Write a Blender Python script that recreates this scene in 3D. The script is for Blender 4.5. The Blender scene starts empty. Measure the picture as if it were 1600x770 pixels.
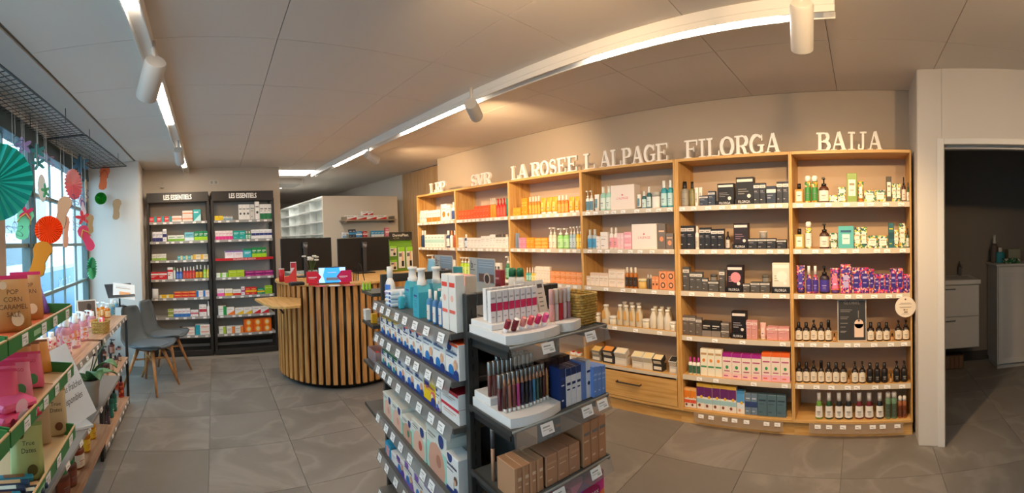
import bpy, math, random
from mathutils import Matrix, Vector
R=math.radians
random.seed(7)
SC=bpy.context.scene; COL=bpy.context.collection
# ---------------------------------------------------------------- camera
F=674.507; HD=1343.1132; YC=371.4827
CM=Matrix.Rotation(-.0102,3,'Y')@Matrix.Rotation(.0314,3,'X')
CAM=Vector((0,0,1.5))
cd=bpy.data.cameras.new('camera'); cam=bpy.data.objects.new('camera',cd); COL.objects.link(cam)
cd.type='PANO'; cd.panorama_type='CENTRAL_CYLINDRICAL'
cd.central_cylindrical_range_u_min=-HD/F; cd.central_cylindrical_range_u_max=(1600-HD)/F
cd.central_cylindrical_range_v_min=-(770-YC)/F; cd.central_cylindrical_range_v_max=YC/F
cd.central_cylindrical_radius=1; cd.clip_start=.05
cam.matrix_world=Matrix.Translation(CAM)@(CM.transposed()@Matrix(((1,0,0),(0,0,-1),(0,1,0)))).to_4x4()
SC.camera=cam
# ---------------------------------------------------------------- world, exposure
w=bpy.data.worlds.new('sky'); SC.world=w; w.use_nodes=True
nt=w.node_tree; bg=nt.nodes['Background']
bg.inputs[0].default_value=(.50,.77,1,1); bg.inputs[1].default_value=4.6
SC.view_settings.view_transform='Standard'; SC.view_settings.look='None'
SC.view_settings.exposure=0.55; SC.view_settings.gamma=1
SC.cycles.use_denoising=True
SC.cycles.max_bounces=7; SC.cycles.diffuse_bounces=4; SC.cycles.glossy_bounces=3; SC.cycles.transmission_bounces=6; SC.cycles.transparent_max_bounces=12
SC.cycles.caustics_reflective=False; SC.cycles.caustics_refractive=False
SC.cycles.sample_clamp_indirect=4
TUBE_E=46.0; SPOT_W=62.0
# ---------------------------------------------------------------- pixel -> world on real planes
def ray(x,y):
    t=(x-HD)/F; return CM.transposed()@Vector((math.sin(t),math.cos(t),(YC-y)/F))
def onY(x,y,Y): v=ray(x,y); return CAM+v*(Y/v.y)
def onX(x,y,X): v=ray(x,y); return CAM+v*(X/v.x)
def onZ(x,y,z): v=ray(x,y); return CAM+v*((z-1.5)/v.z)
class Frame:
    # local x runs left to right as seen from the front, local -y is the front
    def __init__(s,ox,oy,a): s.o=Vector((ox,oy)); s.a=a; s.u=Vector((math.cos(a),math.sin(a))); s.n=Vector((-math.sin(a),math.cos(a)))
    def w(s,lx,ly,z=0): p=s.o+s.u*lx+s.n*ly; return Vector((p.x,p.y,z))
    def hit(s,x,y,ly):
        v=ray(x,y); h=Vector((v.x,v.y)); q=s.o+s.n*ly
        t=q.dot(s.n)/h.dot(s.n); P=CAM+v*t
        return (Vector((P.x,P.y))-s.o).dot(s.u), P.z
WALLF=Frame(0,2.98,0); UNITF=Frame(-5.69,0,R(90)); GONF=Frame(-1.2,.92,R(-8.5)); ENDF=Frame(-1.2,.92,R(81.5))
# ---------------------------------------------------------------- materials
def lin(c):
    c/=255.; return c/12.92 if c<=.04045 else ((c+.055)/1.055)**2.4
def rgb(h): return (lin(int(h[0:2],16)),lin(int(h[2:4],16)),lin(int(h[4:6],16)),1)
MC={}
def bsdf(name,col='cccccc',rough=.5,metal=0,**k):
    m=bpy.data.materials.new(name); m.use_nodes=True; b=m.node_tree.nodes['Principled BSDF']
    b.inputs['Base Color'].default_value=rgb(col); b.inputs['Roughness'].default_value=rough; b.inputs['Metallic'].default_value=metal
    for a,v in k.items(): b.inputs[a].default_value=v
    return m,m.node_tree,b
def ramp(nt,fac,cols,interp='LINEAR'):
    r=nt.nodes.new('ShaderNodeValToRGB'); r.color_ramp.interpolation=interp
    e=r.color_ramp.elements
    while len(e)<len(cols): e.new(.5)
    for i,(p,c) in enumerate(cols): e[i].position=p; e[i].color=rgb(c)
    nt.links.new(fac,r.inputs[0]); return r.outputs[0]
def coords(nt,sc=(1,1,1),rot=(0,0,0),rnd=True):
    t=nt.nodes.new('ShaderNodeTexCoord'); mp=nt.nodes.new('ShaderNodeMapping'); mp.inputs['Scale'].default_value=sc; mp.inputs['Rotation'].default_value=rot
    nt.links.new(t.outputs['Object'],mp.inputs[0])
    if rnd:
        oi=nt.nodes.new('ShaderNodeObjectInfo'); ml=nt.nodes.new('ShaderNodeMath'); ml.operation='MULTIPLY'; ml.inputs[1].default_value=17
        nt.links.new(oi.outputs['Random'],ml.inputs[0]); nt.links.new(ml.outputs[0],mp.inputs['Location'])
    return mp.outputs[0]
def noise(nt,vec,s,det=3,dist=0):
    n=nt.nodes.new('ShaderNodeTexNoise'); n.inputs['Scale'].default_value=s; n.inputs['Detail'].default_value=det; n.inputs['Distortion'].default_value=dist
    nt.links.new(vec,n.inputs['Vector']); return n.outputs['Fac']
def bump(nt,b,fac,s=.1,d=.002):
    n=nt.nodes.new('ShaderNodeBump'); n.inputs['Strength'].default_value=s; n.inputs['Distance'].default_value=d
    nt.links.new(fac,n.inputs['Height']); nt.links.new(n.outputs[0],b.inputs['Normal'])
def mk(k):
    if k=='birch' or k=='birchv' or k=='slat' or k=='legwood' or k=='rackwood' or k=='panelwood':
        c={'birch':('d6a764','bf8b45','dfb674'),'birchv':('d6a764','bf8b45','dfb674'),'slat':('c98d4c','9c6430','d9a163'),'panelwood':('b3926a','a5835a','bd9c74'),'legwood':('c98f58','a9713f','d6a26c'),'rackwood':('b98a66','93674a','c79b77')}[k]
        m,nt,b=bsdf(k,c[0],.45)
        v=coords(nt,(30,30,2.2) if k!='birch' and k!='rackwood' else (2.2,30,30))
        f=noise(nt,v,1.2,4,.8); nt.links.new(ramp(nt,f,[(.3,c[1]),(.5,c[0]),(.75,c[2])]),b.inputs['Base Color']); return m
    if k=='tile':
        m,nt,b=bsdf(k,'8c857c',.42); v=coords(nt,(1,1,1),(0,0,.6)); f=noise(nt,v,1.5,6,.7)
        nt.links.new(ramp(nt,f,[(.28,'746e67'),(.45,'7f7972'),(.52,'918a82'),(.56,'837c75'),(.8,'8a837c')]),b.inputs['Base Color'])
        f2=noise(nt,v,9,4,.3); bump(nt,b,f2,.08); return m
    if k=='ceil':
        m,nt,b=bsdf(k,'e4dcd3',.8); f=noise(nt,coords(nt),240,2); bump(nt,b,f,.12,.001); return m
    if k in('plaster','greige','warmwall'):
        m,nt,b=bsdf(k,{'plaster':'d3cec7','greige':'b3a594','warmwall':'c9bcab'}[k],.75); f=noise(nt,coords(nt),60,3); bump(nt,b,f,.08,.001); return m
    if k=='wicker':
        m,nt,b=bsdf(k,'b08a3c',.6); f=noise(nt,coords(nt),90,3); nt.links.new(ramp(nt,f,[(.3,'8a6626'),(.6,'c9a350')]),b.inputs['Base Color']); return m
    if k=='glass':
        m=bpy.data.materials.new(k); m.use_nodes=True; nt=m.node_tree; nt.nodes.clear()
        o=nt.nodes.new('ShaderNodeOutputMaterial'); mx=nt.nodes.new('ShaderNodeMixShader'); t=nt.nodes.new('ShaderNodeBsdfTransparent'); g=nt.nodes.new('ShaderNodeBsdfGlossy')
        t.inputs[0].default_value=(.93,.97,.96,1); g.inputs['Roughness'].default_value=.03; mx.inputs[0].default_value=.06
        nt.links.new(t.outputs[0],mx.inputs[1]); nt.links.new(g.outputs[0],mx.inputs[2]); nt.links.new(mx.outputs[0],o.inputs[0]); return m
    if k.startswith('tr:'):   # tinted clear plastic / liquid: tr:hex:opacity
        _,h,a=k.split(':'); m=bpy.data.materials.new('clear_'+h); m.use_nodes=True; nt=m.node_tree; b=nt.nodes['Principled BSDF']
        b.inputs['Base Color'].default_value=rgb(h); b.inputs['Roughness'].default_value=.12
        o=nt.nodes['Material Output']; mx=nt.nodes.new('ShaderNodeMixShader'); t=nt.nodes.new('ShaderNodeBsdfTransparent'); t.inputs[0].default_value=rgb(h)
        mx.inputs[0].default_value=float(a); nt.links.new(t.outputs[0],mx.inputs[1]); nt.links.new(b.outputs[0],mx.inputs[2]); nt.links.new(mx.outputs[0],o.inputs[0]); return m
    if k.startswith('fl:'):   # printed floral / patchy pattern fl:scale:hex,hex,..
        _,s,cs=k.split(':'); cs=cs.split(','); m,nt,b=bsdf('print_'+cs[0],cs[0],.4)
        vn=nt.nodes.new('ShaderNodeTexVoronoi'); vn.inputs['Scale'].default_value=float(s); nt.links.new(coords(nt),vn.inputs['Vector'])
        sx=nt.nodes.new('ShaderNodeSeparateColor'); nt.links.new(vn.outputs['Color'],sx.inputs[0])
        nt.links.new(ramp(nt,sx.outputs[0],[(i/len(cs),c) for i,c in enumerate(cs)],'CONSTANT'),b.inputs['Base Color']); return m
    if k.startswith('em:'):
        _,h,s=k.split(':'); m,nt,b=bsdf('lit_'+h,h,.5); b.inputs['Emission Color'].default_value=rgb(h); b.inputs['Emission Strength'].default_value=float(s); return m
    if k.startswith('met:'):
        return bsdf('metal_'+k[4:],k[4:],.35,.85)[0]
    if k.startswith('mt:'): return bsdf('matte_'+k[3:],k[3:],.8)[0]
    if k.startswith('gl:'): return bsdf('gloss_'+k[3:],k[3:],.15)[0]
    return bsdf('colour_'+k,k,.42)[0]
def mat(k):
    if k not in MC: MC[k]=mk(k)
    return MC[k]
# ---------------------------------------------------------------- mesh builder
TX={}
def glyphs(s):
    if s in TX: return TX[s]
    c=bpy.data.curves.new('t','FONT'); c.body=s; c.size=1; c.resolution_u=2; c.align_x='CENTER'
    o=bpy.data.objects.new('t',c); COL.objects.link(o); bpy.context.view_layer.update()
    me=bpy.data.meshes.new_from_object(o.evaluated_get(bpy.context.evaluated_depsgraph_get()))
    vs=[v.co.copy() for v in me.vertices]; fs=[tuple(p.vertices) for p in me.polygons]
    bpy.data.objects.remove(o); bpy.data.curves.remove(c); bpy.data.meshes.remove(me)
    wd=max([v.x for v in vs])-min([v.x for v in vs]) if vs else 1
    TX[s]=(vs,fs,wd); return TX[s]
class MB:
    def __init__(s): s.v=[];s.f=[];s.m=[];s.sm=[];s.mats=[]
    def mi(s,k):
        if k not in s.mats: s.mats.append(k)
        return s.mats.index(k)
    def add(s,vs,fs,k,smooth=False):
        b=len(s.v); s.v+= [tuple(v) for v in vs]; i=s.mi(k)
        for f in fs: s.f.append(tuple(b+j for j in f)); s.m.append(i); s.sm.append(smooth)
        return s
    def box(s,x0,y0,z0,x1,y1,z1,k,ch=0):
        if x0>x1:x0,x1=x1,x0
        if y0>y1:y0,y1=y1,y0
        if z0>z1:z0,z1=z1,z0
        c=min(ch,(x1-x0)/3,(y1-y0)/3,(z1-z0)/3)
        if c<=0:
            return s.add([(x0,y0,z0),(x1,y0,z0),(x1,y1,z0),(x0,y1,z0),(x0,y0,z1),(x1,y0,z1),(x1,y1,z1),(x0,y1,z1)],
              [(0,3,2,1),(4,5,6,7),(0,1,5,4),(1,2,6,5),(2,3,7,6),(3,0,4,7)],k)
        X=(x0,x1);Y=(y0,y1);Z=(z0,z1);vs=[];id={}
        for a in(0,1):
            for b in(0,1):
                for d in(0,1):
                    px,py,pz=X[a],Y[b],Z[d]; sx,sy,sz=1-2*a,1-2*b,1-2*d
                    for ax,p in ((0,(px,py+sy*c,pz+sz*c)),(1,(px+sx*c,py,pz+sz*c)),(2,(px+sx*c,py+sy*c,pz))): id[a,b,d,ax]=len(vs); vs.append(p)
        fs=[]
        for a in(0,1): fs.append([id[a,b,d,0] for b,d in((0,0),(1,0),(1,1),(0,1))])
        for b in(0,1): fs.append([id[a,b,d,1] for a,d in((0,0),(0,1),(1,1),(1,0))])
        for d in(0,1): fs.append([id[a,b,d,2] for a,b in((0,0),(1,0),(1,1),(0,1))])
        for a in(0,1):
            for b in(0,1):
                fs.append([id[a,b,0,0],id[a,b,1,0],id[a,b,1,1],id[a,b,0,1]]); fs.append([id[0,a,b,1],id[1,a,b,1],id[1,a,b,2],id[0,a,b,2]]); fs.append([id[a,0,b,0],id[a,1,b,0],id[a,1,b,2],id[a,0,b,2]])
                for d in(0,1): fs.append([id[a,b,d,0],id[a,b,d,1],id[a,b,d,2]])
        ctr=Vector(((x0+x1)/2,(y0+y1)/2,(z0+z1)/2)); out=[]
        for f in fs:
            p=[Vector(vs[i]) for i in f]; n=(p[1]-p[0]).cross(p[2]-p[0]); m_=sum(p,Vector())/len(p)
            out.append(tuple(f) if n.dot(m_-ctr)>0 else tuple(reversed(f)))
        return s.add(vs,out,k)
    def rect(s,x0,z0,x1,z1,y,k): return s.add([(x0,y,z0),(x1,y,z0),(x1,y,z1),(x0,y,z1)],[(0,1,2,3)],k)
    def disc(s,cx,cz,r,y,k,n=14,rx=None):
        rx=rx or r; return s.add([(cx+rx*math.cos(2*math.pi*i/n),y,cz+r*math.sin(2*math.pi*i/n)) for i in range(n)],[tuple(range(n))],k)
    def lathe(s,prof,k,n=14,cx=0,cy=0,sx=1,sy=1,pw=2,a0=0,a1=360,cap=True,smooth=True):
        full=abs(a1-a0)>=360; cnt=n if full else n+1; vs=[]
        for r,z in prof:
            for i in range(cnt):
                t=R(a0+(a1-a0)*i/n); c,q=math.cos(t),math.sin(t)
                if pw!=2: g=(abs(c)**pw+abs(q)**pw)**(-1/pw); c*=g; q*=g
                vs.append((cx+r*sx*c,cy+r*sy*q,z))
        fs=[]
        for j in range(len(prof)-1):
            for i in range(n):
                i2=(i+1)%cnt if full else i+1; a=j*cnt
                fs.append((a+i,a+i2,a+cnt+i2,a+cnt+i))
        s.add(vs,fs,k,smooth)
        if cap and full:
            b=len(s.v)-len(vs); s.f.append(tuple(b+i for i in reversed(range(cnt)))); s.m.append(s.mi(k)); s.sm.append(False)
            t=b+(len(prof)-1)*cnt; s.f.append(tuple(t+i for i in range(cnt))); s.m.append(s.mi(k)); s.sm.append(False)
        return s
    def tube(s,pts,r,k,n=6,closed=False,rs=None):
        pts=[Vector(p) for p in pts]; N=len(pts); vs=[]; up=None
        for i,p in enumerate(pts):
            a=pts[(i-1)%N] if closed or i>0 else p; b=pts[(i+1)%N] if closed or i<N-1 else p
            d=(b-a).normalized()
            if up is None: up=d.orthogonal().normalized()
            x=(up-d*up.dot(d)); x=x.normalized() if x.length>1e-6 else d.orthogonal().normalized(); up=x; y=d.cross(x); rr=rs[i] if rs else r
            for j in range(n): t=2*math.pi*j/n; vs.append(p+x*rr*math.cos(t)+y*rr*math.sin(t))
        fs=[]
        for i in range(N if closed else N-1):
            for j in range(n): a=i*n;b=((i+1)%N)*n; fs.append((a+j,a+(j+1)%n,b+(j+1)%n,b+j))
        if not closed: fs.append(tuple(reversed(range(n)))); fs.append(tuple((N-1)*n+j for j in range(n)))
        return s.add(vs,fs,k,n>4)
    def prism(s,poly,y0,y1,k,smooth=False):   # poly in (x,z), counter-clockwise seen from -y
        n=len(poly); vs=[(x,y0,z) for x,z in poly]+[(x,y1,z) for x,z in poly]
        fs=[tuple(range(n)),tuple(reversed(range(n,2*n)))]+[(i,i+n,(i+1)%n+n,(i+1)%n) for i in range(n)]
        return s.add(vs,fs,k,smooth)
    def plate(s,poly,z0,z1,k):  # poly in (x,y)
        n=len(poly); vs=[(x,y,z0) for x,y in poly]+[(x,y,z1) for x,y in poly]
        return s.add(vs,[tuple(reversed(range(n))),tuple(range(n,2*n))]+[(i,(i+1)%n,(i+1)%n+n,i+n) for i in range(n)],k)
    def text(s,t,x,z,y,size,k,maxw=None,sx=1):
        vs,fs,wd=glyphs(t); q=sx
        if maxw and wd*size*q>maxw: q=maxw/(wd*size)
        return s.add([(x+v.x*size*q,y,z+v.y*size) for v in vs],fs,k)
    def xf(s,M,start=0):
        for i in range(start,len(s.v)): s.v[i]=tuple(M@Vector(s.v[i]))
        return s
    def mesh(s,name):
        me=bpy.data.meshes.new(name); me.from_pydata(s.v,[],s.f)
        for k in s.mats: me.materials.append(mat(k))
        me.polygons.foreach_set('material_index',s.m); me.polygons.foreach_set('use_smooth',s.sm); me.update(); return me
    def build(s,name,parent=None,loc=(0,0,0),rz=0): return put(s.mesh(name),name,parent,loc,rz)
def put(me,name,parent=None,loc=(0,0,0),rz=0):
    o=bpy.data.objects.new(name,me); COL.objects.link(o); o.parent=parent; o.location=loc; o.rotation_euler=(0,0,rz); return o
def tag(o,label,cat,group=None):
    o['label']=label; o['category']=cat
    if group: o['group']=group
    return o
def thing(name,label,cat,loc=(0,0,0),rz=0,group=None): return tag(put(None,name,None,loc,rz),label,cat,group)
def struct(o,kind='structure'): o['kind']=kind; return o
def bx(name,a,k,parent=None,ch=0,loc=(0,0,0),rz=0): return MB().box(*a,k,ch).build(name,parent,loc,rz)
# ================================================================ THE SETTING
H=2.5138
# floor: a base slab with every visible stone tile as its own piece
floor=struct(bx('floor',(-12,-1.15,-.2,3.2,5.2,-.008),'mt:958d82'))
def skew(X): return .075*max(0,-X-2.4)
T=.6
tile_m={}
for i in range(-15,5):
    for j in range(-6,4):
        x0=-.125+T*i; x1=x0+T; y0=2.5+T*j; g=.0015
        if y0<-1.2 or (x0<-6 and y0<1.2): continue
        if y0>2.9 and not (x0>0 or x0<-5): continue
        a,b=skew(x0),skew(x1)
        if y0+a<-1.1: continue
        if y0+T>4.55: continue
        m=MB(); m.plate([(g,g),(T-g,g+b-a),(T-g,T-g+b-a),(g,T-g)],-.01,0,'tile')
        key=round(b-a,3)
        if key not in tile_m: tile_m[key]=m.mesh('floor_tile')
        put(tile_m[key],'floor_tile',floor,(x0,y0+a,0))
# ceiling with its panels
ceiling=struct(bx('ceiling',(-12,-1.3,H+.012,3.2,5.2,H+.2),'mt:8d877f'))
cm={}
def cskew(X): return .085*max(0,-X-1.6)
Lx=.655
for i in range(-9,6):
    for j,(ya,yb) in enumerate([(-.78,.47),(.47,1.42),(1.42,2.4),(2.4,3.3)]):
        x0=-.16+Lx*i; x1=x0+Lx
        s0,s1=cskew(x0),cskew(x1)
        k0=[.8,1,.35,0,0][j]; k1=[.8,1,.35,0,0][j+1]
        if j==3 and x0<-4.86: yb=3.56
        g=.002
        P=[(x0+g,ya+s0*k0+g),(x1-g,ya+s1*k0+g),(x1-g,yb+s1*k1-g),(x0+g,yb+s0*k1-g)]
        MB().plate(P,H,H+.01,'ceil').build('ceiling_panel',ceiling)
# lowered strip between panels and window
P=[(-5.3,-1.15),(-1,-1.15),(2.9,-1.15),(2.9,-.79),(-1.7,-.79),(-5.3,-.55)]
MB().plate(P,H-.004,H+.01,'mt:d2d0cc').build('window_strip_panel',ceiling)
MB().plate([(-12,1.0),(-6.05,1.0),(-6.05,3.6),(-12,3.6)],H,H+.01,'ceil').build('back_ceiling_panel',ceiling)
# walls
struct(bx('wall_far',(-6.1,-1.15,0,-5.94,1.40,H),'warmwall'))
struct(bx('wall_southwest',(-5.95,-1.35,0,-5.26,-.5,H),'plaster'))
struct(bx('wall_north',(-4.85,3.305,0,.42,3.7,H),'greige'))
struct(bx('wall_back_room',(-12,3.57,0,-6.25,3.7,H),'plaster'))
wp=struct(bx('wall_northwest',(-6.25,3.56,0,-4.85,3.72,2.5),'birchv'))
for x in (-6.25,-5.55): bx('panel',(x+.002,3.545,0,x+.698,3.56,2.5),'panelwood',wp)
struct(bx('wall_end_back_room',(-12.1,1,0,-12,3.6,H),'plaster'))
struct(bx('wall_side_back_room',(-12,.9,0,-6.1,1.0,H),'plaster'))
struct(bx('wall_right',(3.0,-1.2,0,3.15,3,H),'plaster'))
# doorway wall, slightly turned
DA=R(-13.5); DL=(.385,2.845,0)
dw=struct(bx('wall_doorway',(0,0,0,.165,.12,H),'plaster',None,.004,DL,DA))
bx('wall_header',(.165,0,2.06,1.15,.12,H),'plaster',dw)
bx('wall_beyond_door',(1.15,0,0,2.75,.12,H),'plaster',dw)
struct(bx('wall_west',(.385,2.86,0,.43,3.4,H),'plaster'))
d=struct(MB().box(.13,-.012,0,.178,.13,2.06,'dcdad6',.003).build('door_1',None,DL,DA))
MB().box(.178,-.012,2.02,1.13,.13,2.06,'dcdad6',.003).box(.178,.05,2.0,1.13,.11,2.02,'b9b7b3').build('door_head',d)
MB().box(1.13,-.012,0,1.178,.13,2.06,'dcdad6',.003).build('door_jamb',d)
# washroom
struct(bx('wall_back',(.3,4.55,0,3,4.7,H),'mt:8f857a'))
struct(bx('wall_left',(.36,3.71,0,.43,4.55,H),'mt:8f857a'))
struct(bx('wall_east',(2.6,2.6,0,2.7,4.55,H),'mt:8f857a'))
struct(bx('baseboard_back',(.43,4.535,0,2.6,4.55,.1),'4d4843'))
# window wall
ww=struct(MB().box(-5.3,-1.3,0,3.1,-1.15,.5,'plaster').box(-5.3,-1.3,2.42,3.1,-1.15,H+.1,'plaster').box(.2,-1.3,.5,3.1,-1.15,2.42,'plaster').build('wall_window'))
win=struct(MB().box(-5.26,-1.24,2.29,.2,-1.12,2.43,'2f3f41',.004).box(-5.26,-1.24,.5,.2,-1.14,.56,'2f3f41').build('window_1'))
for x,wd in ((-5.22,.09),(-3.28,.045),(-3.16,.03),(-1.2,.06),(.15,.06)): MB().box(x-wd/2,-1.22,.56,x+wd/2,-1.15,2.29,'4d5c5b').build('window_post',win)
for z in (1.925,1.508,1.08): MB().box(-5.2,-1.205,z-.016,.15,-1.165,z+.016,'70807a').build('window_bar',win)
for x in (-4.75,-4.25,-3.82,-2.72,-2.3,-1.8): MB().box(x-.009,-1.2,.56,x+.009,-1.18,2.29,'5c6b69').build('window_bar',win)
MB().box(-5.2,-1.193,.56,.15,-1.189,2.29,'glass').build('window_glass',win)
# tall beige board edge left of the view
bd=tag(bx('display_board',(-2.32,-1.06,.9,-1.9,-1.0,1.98),'mt:a8917c'),'tall beige board standing at the left edge beside the window','board')
# outside: street, opposite shops, blue hoarding
struct(bx('street',(-30,-16,-.25,8,-1.3,-.15),'mt:a5a6a8'))
ob=thing('shop_building','pale building across the street seen through the window','building',(-14,-9,0))
MB().box(-14,-.5,-.15,14,0,5.2,'mt:99a2a8').build('facade',ob)
for x in (-10,-6.5,-3,.5,4,7.5): 
    wv=MB().box(x-.06,.02,.1,x+2.36,.06,2.4,'7f8c90').build('shop_window',ob); MB().box(x,.06,.2,x+2.3,.07,2.3,'gl:9fb9c2').build('pane',wv)
MB().box(-14,.02,2.6,14,.12,3.1,'mt:7f8a92').build('fascia',ob)
m=MB(); m.text('UNIA',0,0,0,.55,'mt:7c8285'); m.xf(Matrix.Rotation(math.pi,4,'Z')); m.build('shop_lettering',ob,(5.2,.13,2.65))
MB().box(2.2,.1,-.1,3.4,.5,4.6,'4f9e98').build('teal_pillar',ob)
hb=thing('street_board','bright blue street board with a white rim outside the window','board',(-7.9,-2.3,-.15))
MB().box(-2.6,-.03,0,2.6,.03,1.2,'3f9ad8').build('panel',hb); MB().box(-2.65,-.04,1.2,2.65,.04,1.28,'f2f4f4').build('rim',hb)
m=MB(); m.text('ACTIVE',0,.85,0,.26,'cfe6f5'); m.xf(Matrix.Rotation(math.pi,4,'Z')); m.build('lettering',hb,(-.2,.035,0))
vn=thing('parked_van','white parked van seen low through the window panes','van',(-9.5,-5,-.15))
MB().box(-2.2,-.9,.35,2.2,.9,2.0,'e4e8ea',.2).build('body',vn)
MB().box(-1.9,.9,1.2,1.2,.91,1.75,'5a6a72').build('side_window',vn)
for x in (-1.4,1.4): m=MB(); m.lathe([(.33,-.1),(.33,.1)],'222222',14); m.xf(Matrix.Translation((x,.85,.33))@Matrix.Rotation(R(90),4,'X')); m.build('wheel',vn)
# round sticker on the glass
o=MB().disc(0,0,.12,0,'e8f4f6',20).build('window_sticker',None,onY(66,294,-1.16)); o.rotation_euler=(0,0,math.pi); tag(o,'round pale sticker on the window glass beside the pleated fan','sticker')
# sockets / fixings on the far wall
o=MB().box(0,-.06,-.03,.012,.06,.03,'ccc6bc').box(.012,-.045,-.018,.018,-.015,.018,'a49d93').box(.012,.012,-.018,.018,.045,.018,'a49d93').build('wall_socket',None,onX(334,285,-5.94)); tag(o,'small pale wall socket above the right black rack','socket')
o=MB().box(0,-.012,-.03,.015,.012,.05,'bcb5aa').box(.015,-.02,-.035,.05,.02,-.01,'bcb5aa').build('wall_hook',None,onX(254,290,-5.94)); tag(o,'small metal hook fixed above the left black rack','hook')
# ---------------------------------------------------------------- ceiling tracks and lamps
def track(name,label,A,B,tubes,w=.075):
    A,B=Vector(A),Vector(B); d=B-A; L=d.length; a=math.atan2(d.y,d.x)
    t=thing(name,label,'light',(A.x,A.y,H),a,'linear ceiling lights')
    MB().box(0,-w/2,-.05,L,w/2,0,'e6e3de',.004).box(0,-w/2,-.079,L,-w/2+.007,-.05,'e6e3de').box(0,w/2-.007,-.079,L,w/2,-.05,'e6e3de').build('track_rail',t)
    for s0,s1 in tubes:
        b=MB().box(s0,-w*.38,-.083,s1,w*.38,-.052,'em:fff0dd:%.1f'%TUBE_E,.01).build('light_tube',t)
    return t,A,d.normalized()
def dist(A,B,x,y):
    P=onZ(x,y,H-.07); return (Vector((P.x,P.y))-Vector((A[0],A[1]))).dot((Vector(B)-Vector(A)).normalized())
LA,LB=(-1.2,-.20),(-5.9,.10)
LA2=Vector(LA);
track('track_light','straight white track light left of centre running from the near edge to the far wall',LA,LB,[(0,dist(LA,LB,207,12)),(dist(LA,LB,251,125),dist(LA,LB,270,193)),(dist(LA,LB,287,238),dist(LA,LB,292,260))])
RA,RB=(-.10,1.955),(-6.3,2.02)
track('track_light','long white track light running in front of the wooden shelving bays',RA,RB,[(dist(RA,RB,1212,3),dist(RA,RB,895,75)),(dist(RA,RB,725,157),dist(RA,RB,616,207)),(dist(RA,RB,570,236),dist(RA,RB,522,259))])
def spot(px,py,z,target,label,power=SPOT_W,L=.17,r=.045,base=None,P=None):
    P=P or onZ(px,py,z); tv=(Vector(target)-P).normalized()
    t=thing('spotlight',label,'spotlight',P,0,'white cylinder spotlights on the tracks')
    q=Vector((0,0,-1)).rotation_difference(tv).to_matrix().to_4x4()
    m=MB(); m.lathe([(r*.9,L/2),(r,L/2-.01),(r,-L/2)],'bdb9b4',24,cap=False); m.lathe([(0,L/2),(r*.9,L/2)],'bdb9b4',24,cap=False); m.xf(q); m.build('housing',t)
    m=MB(); m.lathe([(r*.92,-L/2+.004),(r*.92,-L/2+.002)],'em:ffd9a0:4',20); m.xf(q); m.build('lamp_face',t)
    bp=base or Vector((P.x,P.y,H-.05))
    q2=q@Vector((0,0,L*.3)); MB().tube([q2,Vector((q2.x,q2.y,bp.z-P.z))+Vector((0,0,0))],.012,'d6d2cc',8).build('arm',t)
    ld=bpy.data.lights.new('lamp','SPOT'); ld.energy=power; ld.color=(1,.66,.34); ld.spot_size=R(100); ld.spot_blend=.7; ld.shadow_soft_size=.035
    lo=bpy.data.objects.new('lamp',ld); COL.objects.link(lo); lo.parent=t; lo.location=q@Vector((0,0,-L/2-.01)); lo.rotation_euler=tv.to_track_quat('-Z','Y').to_euler()
    return t
spot(1253,42,2.25,(-.22,1.9,0) if 0 else (-.35,2.75,1.2),'white cylinder spotlight pointing down above the two rightmost bays')
spot(740,172,2.33,(-3.2,3.1,1.9),'tilted white spotlight aimed at the left bays, the nearer of two')
spot(581,246,2.36,(-4.6,3.2,1.9),'tilted white spotlight farthest along the long track',45)
spot(236,124,2.3,(-4.0,-.9,.9),'large tilted white spotlight nearest on the left track',8,.2,.055)
spot(280,244,2.32,(-5.7,.2,1.2),'small white spotlight at the far end of left track',16)
# added lamp rail above the view, put in to brighten bays and gondola
track('track_light','short white lamp rail over the middle of the shop',(1.7,.75),(-.9,.75),[(.2,1.1)])
for x,tx_,lb in ((.9,-.1,'added fill spotlight on the unseen middle rail, nearest the doorway'),(0,-1.3,'added fill spotlight at the centre of the unseen middle rail'),(-.7,-2.9,'added fill spotlight on the unseen middle rail, nearest the counter')):
    spot(0,0,0,(tx_,3.15,1.85),lb,34,P=Vector((x,.75,2.36)))  # added fill spots aimed at the shelf wall
spot(0,0,0,(-1.6,1.0,1.1),'added unseen fill spotlight on the near end of left track',20,P=Vector((-1.3,-.18,2.36)))  # extra lamp out of view, added to light the gondola
# square panel lights in the back room ceiling
for i,(x0,x1,y0,y1) in enumerate([(-6.62,-6.08,1.42,2.0),(-8.3,-7.7,1.1,2.0)]):
    t=thing('panel_light',['nearer bright square ceiling light beyond the far wall','farther bright square ceiling light beyond the far wall'][i],'light',(x0,y0,H),0,'square ceiling lights in the back room')
    MB().box(0,0,-.012,x1-x0,y1-y0,0,'e9e7e3').build('frame',t); MB().box(.02,.02,-.016,x1-x0-.02,y1-y0-.02,-.012,'em:fff8ee:7').build('diffuser',t)
t=thing('ceiling_duct','flat grey ceiling box between the two square lights','ceiling box',(-7.3,1.1,H-.09)); MB().box(-.3,0,0,.3,.95,.09,'b7b4ae').build('casing',t)
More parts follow.
